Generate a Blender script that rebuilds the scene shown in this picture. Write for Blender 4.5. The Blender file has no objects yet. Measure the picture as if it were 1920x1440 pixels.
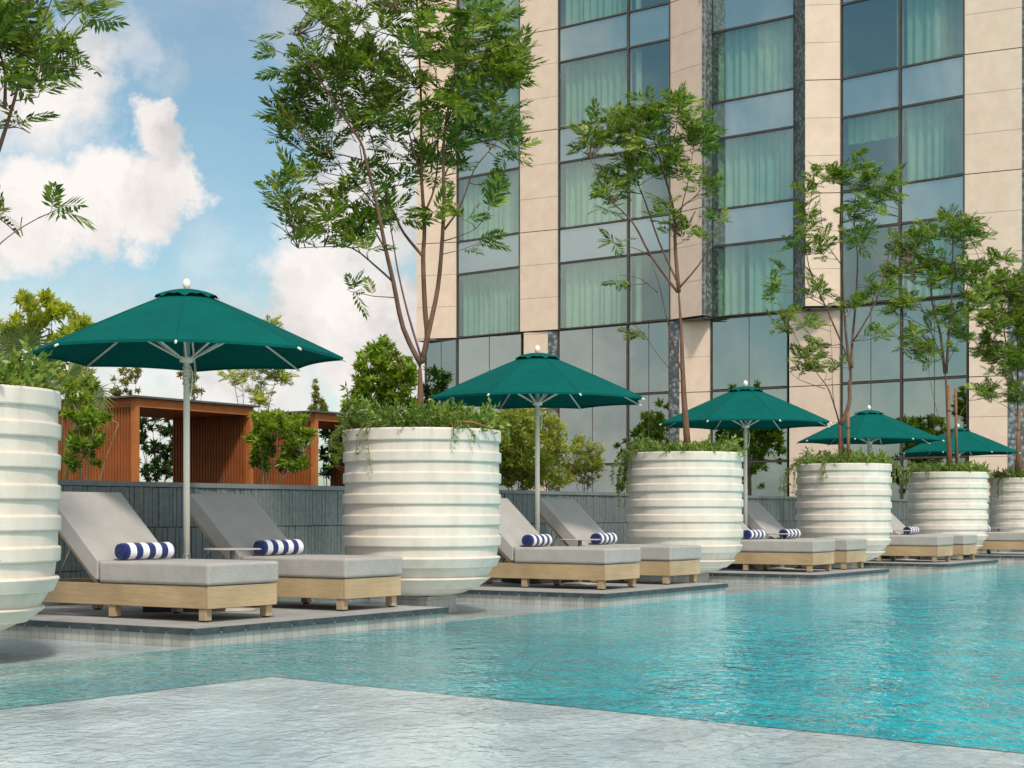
import bpy, bmesh, math, random
import numpy as np
from mathutils import Vector, Matrix
R = math.radians
scene = bpy.context.scene
COL = scene.collection
rnd = random.Random(7)
F, YH, CAMZ = 3000.0, 963.0, 0.8
UX, UY = 0.540, 0.8417          # direction of the row of sunbeds, away from the camera
TH = math.atan2(UY, UX)

def row(o, a, b, z=0.0):        # point a metres along the row and b metres back from corner o
    return Vector((o[0] + UX*a - UY*b, o[1] + UY*a + UX*b, z))

# ------------------------------------------------------------------ tagging
def tag(o, label=None, cat=None, group=None, kind=None):
    if label: o['label'] = label
    if cat: o['category'] = cat
    if group: o['group'] = group
    if kind: o['kind'] = kind
    return o

def empty(name, loc, rz=0.0):
    o = bpy.data.objects.new(name, None); COL.objects.link(o)
    o.location = loc; o.rotation_euler = (0, 0, rz); o.empty_display_size = 0.2
    return o

def copy_tree(o, parent=None):
    c = o.copy(); COL.objects.link(c); c.parent = parent
    for ch in list(o.children):
        copy_tree(ch, c)
    return c

# ------------------------------------------------------------------ materials
def new_mat(name):
    m = bpy.data.materials.new(name); m.use_nodes = True
    nt = m.node_tree; nt.nodes.clear()
    out = nt.nodes.new('ShaderNodeOutputMaterial')
    return m, nt, out

def N(nt, t, **kw):
    n = nt.nodes.new(t)
    for k, v in kw.items():
        if k in n.inputs: n.inputs[k].default_value = v
        else: setattr(n, k, v)
    return n

def L(nt, a, b): nt.links.new(a, b)

def ramp(nt, fac, stops):
    r = nt.nodes.new('ShaderNodeValToRGB')
    e = r.color_ramp.elements
    while len(e) < len(stops): e.new(0.5)
    for i, (p, c) in enumerate(stops):
        e[i].position = p; e[i].color = (c[0], c[1], c[2], 1)
    L(nt, fac, r.inputs[0]); return r.outputs[0]

def mixc(nt, fac, a, b, mode='MIX'):
    m = nt.nodes.new('ShaderNodeMix'); m.data_type = 'RGBA'; m.blend_type = mode
    for s, v in ((0, fac), (6, a), (7, b)):
        if hasattr(v, 'links'): L(nt, v, m.inputs[s])
        else: m.inputs[s].default_value = v if s == 0 else (v[0], v[1], v[2], 1)
    return m.outputs[2]

def noisy(name, c0, c1, scale=5.0, rough=0.6, bump=0.0, bscale=40.0, detail=6.0, spec=0.3, stretch=(1, 1, 1), speck=None, metal=0.0, sheen=0.0):
    m, nt, out = new_mat(name)
    p = N(nt, 'ShaderNodeBsdfPrincipled', Roughness=rough, Metallic=metal)
    p.inputs['Specular IOR Level'].default_value = spec
    if sheen: p.inputs['Sheen Weight'].default_value = sheen
    tc = N(nt, 'ShaderNodeTexCoord'); mp = N(nt, 'ShaderNodeMapping'); mp.inputs['Scale'].default_value = stretch
    L(nt, tc.outputs['Object'], mp.inputs[0])
    n = N(nt, 'ShaderNodeTexNoise', Scale=scale, Detail=detail, Roughness=0.6); L(nt, mp.outputs[0], n.inputs['Vector'])
    col = ramp(nt, n.outputs[0], [(0.3, c0), (0.7, c1)])
    if speck:
        s = N(nt, 'ShaderNodeTexNoise', Scale=speck[1], Detail=1.0); L(nt, tc.outputs['Object'], s.inputs['Vector'])
        f = N(nt, 'ShaderNodeMapRange'); f.inputs[1].default_value = speck[2]; f.inputs[2].default_value = speck[2]+0.06
        L(nt, s.outputs[0], f.inputs[0]); col = mixc(nt, f.outputs[0], col, speck[0])
    L(nt, col, p.inputs['Base Color'])
    if bump:
        b = N(nt, 'ShaderNodeTexNoise', Scale=bscale, Detail=4.0); L(nt, mp.outputs[0], b.inputs['Vector'])
        bp = N(nt, 'ShaderNodeBump', Strength=bump, Distance=0.01); L(nt, b.outputs[0], bp.inputs['Height'])
        L(nt, bp.outputs[0], p.inputs['Normal'])
    L(nt, p.outputs[0], out.inputs[0]); return m

def tile_mat(name, c0, c1, cm, tw, th, rough=0.5, plane='UV', mortar=0.004, offset=0.0, noise_c=None, spec=0.3):
    """tiles laid in the mesh's own UV metres"""
    m, nt, out = new_mat(name)
    p = N(nt, 'ShaderNodeBsdfPrincipled', Roughness=rough); p.inputs['Specular IOR Level'].default_value = spec
    tc = N(nt, 'ShaderNodeTexCoord')
    br = N(nt, 'ShaderNodeTexBrick'); br.offset = offset; br.squash = 1.0
    br.inputs['Color1'].default_value = (*c0, 1); br.inputs['Color2'].default_value = (*c1, 1); br.inputs['Mortar'].default_value = (*cm, 1)
    br.inputs['Scale'].default_value = 1.0; br.inputs['Mortar Size'].default_value = mortar
    br.inputs['Brick Width'].default_value = tw; br.inputs['Row Height'].default_value = th; br.inputs['Bias'].default_value = 0.0
    L(nt, tc.outputs['UV'], br.inputs['Vector'])
    n = N(nt, 'ShaderNodeTexNoise', Scale=3.0, Detail=8.0, Roughness=0.65); L(nt, tc.outputs['Object'], n.inputs['Vector'])
    v = ramp(nt, n.outputs[0], [(0.3, (0.72,)*3), (0.7, (1.12,)*3)])
    L(nt, mixc(nt, 1.0, br.outputs[0], v, 'MULTIPLY'), p.inputs['Base Color'])
    bp = N(nt, 'ShaderNodeBump', Strength=0.4, Distance=0.004); bp.invert = True; L(nt, br.outputs[1], bp.inputs['Height']); L(nt, bp.outputs[0], p.inputs['Normal'])
    L(nt, p.outputs[0], out.inputs[0]); return m

def leaf_mat(name, cols, trans=0.35, rough=0.45):
    m, nt, out = new_mat(name)
    g = N(nt, 'ShaderNodeNewGeometry')
    col = ramp(nt, g.outputs['Random Per Island'], [(i/(len(cols)-1), c) for i, c in enumerate(cols)])
    tc = N(nt, 'ShaderNodeTexCoord'); n = N(nt, 'ShaderNodeTexNoise', Scale=1.6, Detail=3.0); L(nt, tc.outputs['Object'], n.inputs['Vector'])
    v = ramp(nt, n.outputs[0], [(0.35, (0.7, 0.78, 0.7)), (0.65, (1.25, 1.15, 1.0))])
    col = mixc(nt, 1.0, col, v, 'MULTIPLY')
    p = N(nt, 'ShaderNodeBsdfPrincipled', Roughness=rough); p.inputs['Specular IOR Level'].default_value = 0.35
    t = N(nt, 'ShaderNodeBsdfTranslucent'); L(nt, col, p.inputs['Base Color'])
    tc2 = mixc(nt, 1.0, col, (1.35, 1.45, 0.6), 'MULTIPLY'); L(nt, tc2, t.inputs[0])
    mx = N(nt, 'ShaderNodeMixShader', Fac=trans); L(nt, p.outputs[0], mx.inputs[1]); L(nt, t.outputs[0], mx.inputs[2])
    L(nt, mx.outputs[0], out.inputs[0]); return m

def wood_mat(name, c0, c1, axis_scale, rough=0.55):
    m, nt, out = new_mat(name)
    p = N(nt, 'ShaderNodeBsdfPrincipled', Roughness=rough); p.inputs['Specular IOR Level'].default_value = 0.25
    tc = N(nt, 'ShaderNodeTexCoord'); mp = N(nt, 'ShaderNodeMapping'); mp.inputs['Scale'].default_value = axis_scale
    oi = N(nt, 'ShaderNodeObjectInfo'); av = N(nt, 'ShaderNodeVectorMath', operation='ADD')
    L(nt, tc.outputs['Object'], av.inputs[0]); L(nt, oi.outputs['Random'], av.inputs[1])
    L(nt, av.outputs[0], mp.inputs[0])
    n = N(nt, 'ShaderNodeTexNoise', Scale=6.0, Detail=8.0, Roughness=0.7, Distortion=0.6); L(nt, mp.outputs[0], n.inputs['Vector'])
    n2 = N(nt, 'ShaderNodeTexNoise', Scale=2.2, Detail=2.0); L(nt, tc.outputs['Object'], n2.inputs['Vector'])
    c = ramp(nt, n.outputs[0], [(0.25, c0), (0.75, c1)])
    v = ramp(nt, n2.outputs[0], [(0.3, (0.82,)*3), (0.7, (1.12,)*3)])
    L(nt, mixc(nt, 1.0, c, v, 'MULTIPLY'), p.inputs['Base Color'])
    bp = N(nt, 'ShaderNodeBump', Strength=0.15, Distance=0.003); L(nt, n.outputs[0], bp.inputs['Height']); L(nt, bp.outputs[0], p.inputs['Normal'])
    L(nt, p.outputs[0], out.inputs[0]); return m

def water_nodes(nt, dist, fine=13.0):
    tc = N(nt, 'ShaderNodeTexCoord')
    mp = N(nt, 'ShaderNodeMapping'); mp.inputs['Rotation'].default_value = (0, 0, R(-9)); mp.inputs['Scale'].default_value = (1.0, 0.7, 1)
    L(nt, tc.outputs['Object'], mp.inputs[0])
    n1 = N(nt, 'ShaderNodeTexNoise', Scale=2.6, Detail=2.0, Roughness=0.5, Distortion=0.6); L(nt, mp.outputs[0], n1.inputs['Vector'])
    n2 = N(nt, 'ShaderNodeTexNoise', Scale=fine, Detail=2.5, Roughness=0.5, Distortion=0.8); L(nt, mp.outputs[0], n2.inputs['Vector'])
    s = N(nt, 'ShaderNodeMath', operation='MULTIPLY_ADD'); L(nt, n1.outputs[0], s.inputs[0]); s.inputs[1].default_value = 1.8; L(nt, n2.outputs[0], s.inputs[2])
    bp = N(nt, 'ShaderNodeBump', Strength=1.0, Distance=dist); L(nt, s.outputs[0], bp.inputs['Height'])
    return tc, mp, bp, n1, n2

def deep_water():
    m, nt, out = new_mat('pool water')
    tc, mp, bp, n1, n2 = water_nodes(nt, 0.015)
    # turquoise pool body, ripple glints painted into its colour, shallower (greyer) towards the steps at one end
    sep = N(nt, 'ShaderNodeSeparateXYZ'); L(nt, tc.outputs['Object'], sep.inputs[0])
    add = N(nt, 'ShaderNodeMath', operation='MULTIPLY_ADD'); add.inputs[1].default_value = 1.0
    L(nt, sep.outputs[0], add.inputs[0])
    big = N(nt, 'ShaderNodeTexNoise', Scale=0.45, Detail=3.0); L(nt, tc.outputs['Object'], big.inputs['Vector'])
    bm_ = N(nt, 'ShaderNodeMath', operation='MULTIPLY'); bm_.inputs[1].default_value = 1.6; L(nt, big.outputs[0], bm_.inputs[0]); L(nt, bm_.outputs[0], add.inputs[2])
    depth = N(nt, 'ShaderNodeMapRange'); depth.inputs[1].default_value = -2.3; depth.inputs[2].default_value = 2.9; L(nt, add.outputs[0], depth.inputs[0])
    base = ramp(nt, depth.outputs[0], [(0.0, (0.27, 0.44, 0.42)), (0.13, (0.07, 0.29, 0.30)), (0.30, (0.004, 0.20, 0.23)), (0.6, (0.001, 0.28, 0.33)), (1.0, (0.001, 0.41, 0.49))])
    mpc = N(nt, 'ShaderNodeMapping'); mpc.inputs['Scale'].default_value = (1.15, 0.55, 1); mpc.inputs['Rotation'].default_value = (0, 0, R(-9)); L(nt, tc.outputs['Object'], mpc.inputs[0])
    n3 = N(nt, 'ShaderNodeTexNoise', Scale=15.0, Detail=3.0, Roughness=0.6, Distortion=1.2); L(nt, mpc.outputs[0], n3.inputs['Vector'])
    n4 = N(nt, 'ShaderNodeTexNoise', Scale=1.1, Detail=4.0, Roughness=0.6); L(nt, tc.outputs['Object'], n4.inputs['Vector'])
    v = ramp(nt, n3.outputs[0], [(0.38, (0.70, 0.80, 0.82)), (0.5, (1.0, 1.0, 1.0)), (0.62, (1.3, 1.22, 1.18))])
    v4 = ramp(nt, n4.outputs[0], [(0.35, (0.70, 0.80, 0.82)), (0.65, (1.5, 1.15, 1.12))])
    col = mixc(nt, 1.0, mixc(nt, 1.0, base, v, 'MULTIPLY'), v4, 'MULTIPLY')
    d = N(nt, 'ShaderNodeBsdfDiffuse', Roughness=0.0); L(nt, col, d.inputs[0])
    g = N(nt, 'ShaderNodeBsdfGlossy', Roughness=0.015); g.inputs[0].default_value = (1, 1, 1, 1); L(nt, bp.outputs[0], g.inputs['Normal'])
    fr = N(nt, 'ShaderNodeFresnel', IOR=1.21); L(nt, bp.outputs[0], fr.inputs['Normal'])
    mx = N(nt, 'ShaderNodeMixShader'); L(nt, fr.outputs[0], mx.inputs[0]); L(nt, d.outputs[0], mx.inputs[1]); L(nt, g.outputs[0], mx.inputs[2])
    L(nt, mx.outputs[0], out.inputs[0]); return m

def thin_water():
    m, nt, out = new_mat('shallow water')
    tc, mp, bp, n1, n2 = water_nodes(nt, 0.008, 16.0)
    t = N(nt, 'ShaderNodeBsdfTransparent'); t.inputs[0].default_value = (0.93, 0.98, 0.985, 1)
    g = N(nt, 'ShaderNodeBsdfGlossy', Roughness=0.03); L(nt, bp.outputs[0], g.inputs['Normal'])
    fr = N(nt, 'ShaderNodeFresnel', IOR=1.24); L(nt, bp.outputs[0], fr.inputs['Normal'])
    mx = N(nt, 'ShaderNodeMixShader'); L(nt, fr.outputs[0], mx.inputs[0]); L(nt, t.outputs[0], mx.inputs[1]); L(nt, g.outputs[0], mx.inputs[2])
    L(nt, mx.outputs[0], out.inputs[0]); return m

def shelf_mat():
    """wet pale stone tiles with caustic-like light painted into their colour and faint joints"""
    m, nt, out = new_mat('shelf tile')
    p = N(nt, 'ShaderNodeBsdfPrincipled', Roughness=0.5); tc = N(nt, 'ShaderNodeTexCoord')
    br = N(nt, 'ShaderNodeTexBrick'); br.offset = 0.5
    for k_, v_ in (('Color1', (0.53, 0.59, 0.62, 1)), ('Color2', (0.61, 0.665, 0.69, 1)), ('Mortar', (0.46, 0.51, 0.53, 1)), ('Scale', 1.0), ('Mortar Size', 0.010), ('Brick Width', 0.6), ('Row Height', 0.3), ('Mortar Smooth', 0.3)): br.inputs[k_].default_value = v_
    # joints look bent through the ripples
    nd = N(nt, 'ShaderNodeTexNoise', Scale=5.0, Detail=2.0); L(nt, tc.outputs['Object'], nd.inputs['Vector'])
    sb = N(nt, 'ShaderNodeVectorMath', operation='SCALE'); sb.inputs['Scale'].default_value = 0.09; L(nt, nd.outputs['Color'], sb.inputs[0])
    av = N(nt, 'ShaderNodeVectorMath', operation='ADD'); L(nt, tc.outputs['UV'], av.inputs[0]); L(nt, sb.outputs[0], av.inputs[1]); L(nt, av.outputs[0], br.inputs['Vector'])
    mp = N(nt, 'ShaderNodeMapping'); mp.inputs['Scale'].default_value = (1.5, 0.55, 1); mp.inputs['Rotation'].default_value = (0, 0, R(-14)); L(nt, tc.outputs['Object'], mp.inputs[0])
    n = N(nt, 'ShaderNodeTexNoise', Scale=6.5, Detail=7.0, Roughness=0.68, Distortion=1.6); L(nt, mp.outputs[0], n.inputs['Vector'])  # caustic-like bright mottling, light painted into the tile colour
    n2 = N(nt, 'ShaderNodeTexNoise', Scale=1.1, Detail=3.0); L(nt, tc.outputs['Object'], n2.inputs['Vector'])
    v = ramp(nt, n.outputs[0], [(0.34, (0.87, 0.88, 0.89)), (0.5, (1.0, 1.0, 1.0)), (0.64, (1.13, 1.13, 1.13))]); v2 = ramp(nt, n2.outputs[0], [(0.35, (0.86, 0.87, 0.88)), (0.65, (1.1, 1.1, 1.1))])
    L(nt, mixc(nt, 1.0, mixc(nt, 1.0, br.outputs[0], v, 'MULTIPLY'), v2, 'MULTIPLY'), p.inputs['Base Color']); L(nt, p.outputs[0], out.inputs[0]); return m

def glass_mat(name, tint, refl):
    m, nt, out = new_mat(name)
    t = N(nt, 'ShaderNodeBsdfTransparent'); t.inputs[0].default_value = (*tint, 1)
    g = N(nt, 'ShaderNodeBsdfGlossy', Roughness=0.0); g.inputs[0].default_value = (0.84, 0.92, 0.90, 1)
    mx = N(nt, 'ShaderNodeMixShader', Fac=refl); L(nt, t.outputs[0], mx.inputs[1]); L(nt, g.outputs[0], mx.inputs[2])
    L(nt, mx.outputs[0], out.inputs[0]); return m

def towel_mat():
    m, nt, out = new_mat('striped towel')
    p = N(nt, 'ShaderNodeBsdfPrincipled', Roughness=0.95); p.inputs['Specular IOR Level'].default_value = 0.05; p.inputs['Sheen Weight'].default_value = 0.3
    tc = N(nt, 'ShaderNodeTexCoord'); s = N(nt, 'ShaderNodeSeparateXYZ'); L(nt, tc.outputs['Object'], s.inputs[0])
    nz = N(nt, 'ShaderNodeTexNoise', Scale=9.0, Detail=2.0); L(nt, tc.outputs['Object'], nz.inputs['Vector'])
    ad = N(nt, 'ShaderNodeMath', operation='MULTIPLY_ADD'); ad.inputs[1].default_value = 0.004; L(nt, nz.outputs[0], ad.inputs[0]); sh_ = N(nt, 'ShaderNodeMath', operation='ADD'); sh_.inputs[1].default_value = 0.010; L(nt, s.outputs[0], sh_.inputs[0]); L(nt, sh_.outputs[0], ad.inputs[2])
    mu = N(nt, 'ShaderNodeMath', operation='MULTIPLY'); mu.inputs[1].default_value = 1/0.125; L(nt, ad.outputs[0], mu.inputs[0])
    fr = N(nt, 'ShaderNodeMath', operation='FRACT'); L(nt, mu.outputs[0], fr.inputs[0])
    lt = N(nt, 'ShaderNodeMath', operation='LESS_THAN'); lt.inputs[1].default_value = 0.5; L(nt, fr.outputs[0], lt.inputs[0])
    L(nt, mixc(nt, lt.outputs[0], (0.80, 0.80, 0.84), (0.012, 0.026, 0.13)), p.inputs['Base Color'])
    b = N(nt, 'ShaderNodeTexNoise', Scale=160.0, Detail=2.0); L(nt, tc.outputs['Object'], b.inputs['Vector'])
    bp = N(nt, 'ShaderNodeBump', Strength=0.8, Distance=0.006); L(nt, b.outputs[0], bp.inputs['Height']); L(nt, bp.outputs[0], p.inputs['Normal'])
    L(nt, p.outputs[0], out.inputs[0]); return m

def fabric_mat(name, c, rough=0.9, trans=0.0, bmp=0.25, bd=0.01):
    m, nt, out = new_mat(name)
    p = N(nt, 'ShaderNodeBsdfPrincipled', Roughness=rough); p.inputs['Specular IOR Level'].default_value = 0.08
    tc = N(nt, 'ShaderNodeTexCoord')
    n = N(nt, 'ShaderNodeTexNoise', Scale=4.0, Detail=5.0); L(nt, tc.outputs['Object'], n.inputs['Vector'])
    mp = N(nt, 'ShaderNodeMapping'); mp.inputs['Scale'].default_value = (1, 12, 1); L(nt, tc.outputs['Object'], mp.inputs[0])
    n2 = N(nt, 'ShaderNodeTexNoise', Scale=60.0, Detail=3.0); L(nt, mp.outputs[0], n2.inputs['Vector'])
    v = ramp(nt, n.outputs[0], [(0.3, (0.90,)*3), (0.7, (1.06,)*3)]); v2 = ramp(nt, n2.outputs[0], [(0.3, (0.90,)*3), (0.7, (1.08,)*3)])
    col = mixc(nt, 1.0, mixc(nt, 1.0, c, v, 'MULTIPLY'), v2, 'MULTIPLY'); L(nt, col, p.inputs['Base Color'])
    bp = N(nt, 'ShaderNodeBump', Strength=bmp, Distance=bd); L(nt, n.outputs[0], bp.inputs['Height']); L(nt, bp.outputs[0], p.inputs['Normal'])
    sh = p.outputs[0]
    if trans:
        t = N(nt, 'ShaderNodeBsdfTranslucent'); L(nt, col, t.inputs[0])
        mx = N(nt, 'ShaderNodeMixShader', Fac=trans); L(nt, sh, mx.inputs[1]); L(nt, t.outputs[0], mx.inputs[2]); sh = mx.outputs[0]
    L(nt, sh, out.inputs[0]); return m

def cast_mat():
    """off-white cast stone: pores, faint streaks"""
    m, nt, out = new_mat('cast stone')
    p = N(nt, 'ShaderNodeBsdfPrincipled', Roughness=0.92); p.inputs['Specular IOR Level'].default_value = 0.1
    tc = N(nt, 'ShaderNodeTexCoord')
    oi = N(nt, 'ShaderNodeObjectInfo'); av = N(nt, 'ShaderNodeVectorMath', operation='ADD'); sc_ = N(nt, 'ShaderNodeMath', operation='MULTIPLY'); sc_.inputs[1].default_value = 17.0
    L(nt, oi.outputs['Random'], sc_.inputs[0]); L(nt, tc.outputs['Object'], av.inputs[0]); L(nt, sc_.outputs[0], av.inputs[1])
    n = N(nt, 'ShaderNodeTexNoise', Scale=2.5, Detail=8.0, Roughness=0.65); L(nt, av.outputs[0], n.inputs['Vector'])
    c = ramp(nt, n.outputs[0], [(0.28, (0.60, 0.53, 0.455)), (0.5, (0.69, 0.62, 0.54)), (0.72, (0.74, 0.68, 0.60))])
    sp = N(nt, 'ShaderNodeTexVoronoi', Scale=42.0); sp.feature = 'F1'; L(nt, av.outputs[0], sp.inputs['Vector'])
    n3 = N(nt, 'ShaderNodeTexNoise', Scale=7.0); L(nt, av.outputs[0], n3.inputs['Vector'])
    th = N(nt, 'ShaderNodeMapRange'); th.inputs[1].default_value = 0.45; th.inputs[2].default_value = 0.75; th.inputs[3].default_value = 0.0; th.inputs[4].default_value = 0.16; L(nt, n3.outputs[0], th.inputs[0])
    lt = N(nt, 'ShaderNodeMath', operation='LESS_THAN'); L(nt, sp.outputs[0], lt.inputs[0]); L(nt, th.outputs[0], lt.inputs[1])
    mp = N(nt, 'ShaderNodeMapping'); mp.inputs['Scale'].default_value = (9, 9, 0.8); L(nt, av.outputs[0], mp.inputs[0])
    st = N(nt, 'ShaderNodeTexNoise', Scale=1.0, Detail=4.0); L(nt, mp.outputs[0], st.inputs['Vector'])
    sv = ramp(nt, st.outputs[0], [(0.34, (0.95, 0.94, 0.92)), (0.56, (1.0, 1.0, 1.0))])
    c = mixc(nt, 1.0, c, sv, 'MULTIPLY')
    sz = N(nt, 'ShaderNodeSeparateXYZ'); L(nt, tc.outputs['Object'], sz.inputs[0])
    rm = N(nt, 'ShaderNodeMapRange'); rm.inputs[1].default_value = 1.15; rm.inputs[2].default_value = 1.57; L(nt, sz.outputs[2], rm.inputs[0])
    mp2 = N(nt, 'ShaderNodeMapping'); mp2.inputs['Scale'].default_value = (5, 5, 0.5); L(nt, av.outputs[0], mp2.inputs[0])
    s2 = N(nt, 'ShaderNodeTexNoise', Scale=1.3, Detail=5.0); L(nt, mp2.outputs[0], s2.inputs['Vector'])
    r2 = N(nt, 'ShaderNodeMapRange'); r2.inputs[1].default_value = 0.56; r2.inputs[2].default_value = 0.72; r2.inputs[4].default_value = 0.55; L(nt, s2.outputs[0], r2.inputs[0])
    ml = N(nt, 'ShaderNodeMath', operation='MULTIPLY'); L(nt, rm.outputs[0], ml.inputs[0]); L(nt, r2.outputs[0], ml.inputs[1])
    c = mixc(nt, ml.outputs[0], c, (0.40, 0.36, 0.28))
    L(nt, mixc(nt, lt.outputs[0], c, (0.30, 0.27, 0.23)), p.inputs['Base Color'])
    b = N(nt, 'ShaderNodeTexNoise', Scale=55.0, Detail=5.0); L(nt, av.outputs[0], b.inputs['Vector'])
    bp = N(nt, 'ShaderNodeBump', Strength=0.25, Distance=0.003); L(nt, b.outputs[0], bp.inputs['Height']); L(nt, bp.outputs[0], p.inputs['Normal'])
    L(nt, p.outputs[0], out.inputs[0]); return m

def mesh_screen_mat():
    m, nt, out = new_mat('patterned metal')
    p = N(nt, 'ShaderNodeBsdfPrincipled', Roughness=0.45, Metallic=0.3)
    tc = N(nt, 'ShaderNodeTexCoord'); v = N(nt, 'ShaderNodeTexVoronoi', Scale=7.0); mp = N(nt, 'ShaderNodeMapping'); mp.inputs['Scale'].default_value = (1, 1, 1.6)
    L(nt, tc.outputs['UV'], mp.inputs[0]); L(nt, mp.outputs[0], v.inputs['Vector'])
    L(nt, ramp(nt, v.outputs[0], [(0.1, (0.34, 0.36, 0.36)), (0.6, (0.10, 0.115, 0.12))]), p.inputs['Base Color'])
    bp = N(nt, 'ShaderNodeBump', Strength=0.8, Distance=0.03); L(nt, v.outputs[0], bp.inputs['Height']); L(nt, bp.outputs[0], p.inputs['Normal'])
    L(nt, p.outputs[0], out.inputs[0]); return m

MAT = dict(
    cast=cast_mat(),
    deck=tile_mat('deck stone', (0.32, 0.315, 0.30), (0.37, 0.365, 0.35), (0.20, 0.20, 0.19), 0.6, 0.6, rough=0.7),
    slate=noisy('slate coping', (0.028, 0.040, 0.044), (0.065, 0.085, 0.09), 9, 0.5, 0.3, 30),
    grout=noisy('pale grout', (0.45, 0.44, 0.42), (0.55, 0.54, 0.52), 9, 0.8),
    riser=tile_mat('riser tile', (0.36, 0.35, 0.32), (0.47, 0.46, 0.42), (0.24, 0.235, 0.22), 0.085, 0.6, rough=0.35, mortar=0.003),
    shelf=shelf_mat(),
    walltile=noisy('grey green wall tile', (0.13, 0.16, 0.156), (0.20, 0.235, 0.228), 16, 0.55, 0.4, 50),
    wallcap=noisy('wall cap stone', (0.16, 0.19, 0.19), (0.22, 0.255, 0.25), 5, 0.6, 0.2, 40),
    teak=wood_mat('pale teak', (0.34, 0.235, 0.125), (0.50, 0.375, 0.225), (14, 0.9, 14)),
    teakend=wood_mat('pale teak end', (0.36, 0.26, 0.145), (0.50, 0.38, 0.235), (0.9, 14, 14)),
    cushion=fabric_mat('grey cushion cloth', (0.395, 0.375, 0.35), bmp=0.5, bd=0.025),
    canopy=fabric_mat('teal canopy cloth', (0.001, 0.100, 0.086), 0.85, 0.05, 0.8, 0.04),
    pole=noisy('cream painted metal', (0.88, 0.78, 0.65), (0.92, 0.83, 0.71), 6, 0.4),
    darkstone=noisy('dark granite', (0.02, 0.022, 0.024), (0.05, 0.053, 0.056), 30, 0.6),
    steel=noisy('brushed steel', (0.3, 0.29, 0.28), (0.4, 0.39, 0.37), 20, 0.35, metal=0.8),
    tabletop=noisy('taupe table metal', (0.40, 0.37, 0.33), (0.46, 0.43, 0.38), 6, 0.45),
    towel=towel_mat(),
    cedar=wood_mat('red cedar', (0.24, 0.07, 0.022), (0.38, 0.125, 0.04), (10, 10, 0.7)),
    cedarbeam=wood_mat('red cedar beam', (0.38, 0.12, 0.03), (0.52, 0.18, 0.055), (2, 2, 2)),
    roofgrey=noisy('grey roof sheet', (0.08, 0.085, 0.09), (0.12, 0.125, 0.13), 4, 0.5),
    stone=noisy('warm limestone', (0.70, 0.535, 0.41), (0.78, 0.62, 0.49), 2.6, 0.75, 0.25, 12, speck=((0.70, 0.58, 0.44), 3.0, 0.64)),
    joint=noisy('dark joint', (0.12, 0.085, 0.065), (0.17, 0.125, 0.10), 4, 0.8),
    bronze=noisy('bronze frame', (0.085, 0.068, 0.058), (0.13, 0.105, 0.09), 4, 0.4, metal=0.4),
    screen=mesh_screen_mat(),
    glass=glass_mat('tinted window glass', (0.76, 0.90, 0.82), 0.22),
    lowglass=glass_mat('lobby glass', (0.26, 0.42, 0.36), 0.42),
    spandrel=None,
    curtain=fabric_mat('sheer curtain', (0.66, 0.70, 0.64), 0.9, 0.2),
    greencurtain=fabric_mat('green curtain', (0.12, 0.20, 0.13), 0.9, 0.1),
    blind=fabric_mat('roller blind', (0.60, 0.60, 0.48), 0.9),
    room=noisy('room interior', (0.20, 0.21, 0.19), (0.28, 0.28, 0.25), 0.6, 0.8),
    soil=noisy('planting soil', (0.035, 0.025, 0.016), (0.07, 0.05, 0.03), 12, 0.95, 0.6, 30),
    ground=noisy('ground', (0.10, 0.11, 0.07), (0.16, 0.15, 0.11), 0.3, 0.95),
    bark=noisy('brown bark', (0.11, 0.055, 0.034), (0.21, 0.115, 0.075), 14, 0.85, 0.6, 60, stretch=(1, 1, 0.35)),
    greybark=noisy('grey bark', (0.20, 0.16, 0.12), (0.34, 0.28, 0.22), 14, 0.85, 0.6, 60),
    stake=wood_mat('stake wood', (0.17, 0.075, 0.035), (0.28, 0.13, 0.06), (8, 8, 0.6)),
    vine=noisy('vine stem', (0.12, 0.14, 0.05), (0.2, 0.2, 0.08), 14, 0.8),
    leaf=leaf_mat('pinnate leaf', [(0.05, 0.095, 0.016), (0.11, 0.175, 0.025), (0.18, 0.255, 0.035), (0.30, 0.37, 0.06)]),
    leafdark=leaf_mat('dark leaf', [(0.018, 0.05, 0.010), (0.035, 0.09, 0.015), (0.06, 0.13, 0.02)], 0.25),
    leafyellow=leaf_mat('yellow green leaf', [(0.26, 0.32, 0.04), (0.38, 0.43, 0.06), (0.52, 0.54, 0.10)], 0.4),
    leafbright=leaf_mat('bright green leaf', [(0.12, 0.21, 0.02), (0.20, 0.31, 0.03), (0.34, 0.43, 0.06)], 0.4),
    leafolive=leaf_mat('olive leaf', [(0.13, 0.17, 0.03), (0.20, 0.24, 0.045), (0.30, 0.31, 0.06), (0.30, 0.17, 0.06)], 0.3),
    leafhedge=leaf_mat('hedge leaf', [(0.16, 0.23, 0.035), (0.27, 0.35, 0.05), (0.40, 0.46, 0.08), (0.36, 0.24, 0.08)], 0.35),
    leafcover=leaf_mat('ground cover leaf', [(0.06, 0.13, 0.02), (0.11, 0.20, 0.03), (0.20, 0.28, 0.06), (0.28, 0.33, 0.09)], 0.35),
    palm=leaf_mat('palm leaf', [(0.05, 0.10, 0.03), (0.10, 0.17, 0.05), (0.22, 0.20, 0.09)], 0.25),
    deep=deep_water(), thin=thin_water(),
)
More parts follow.
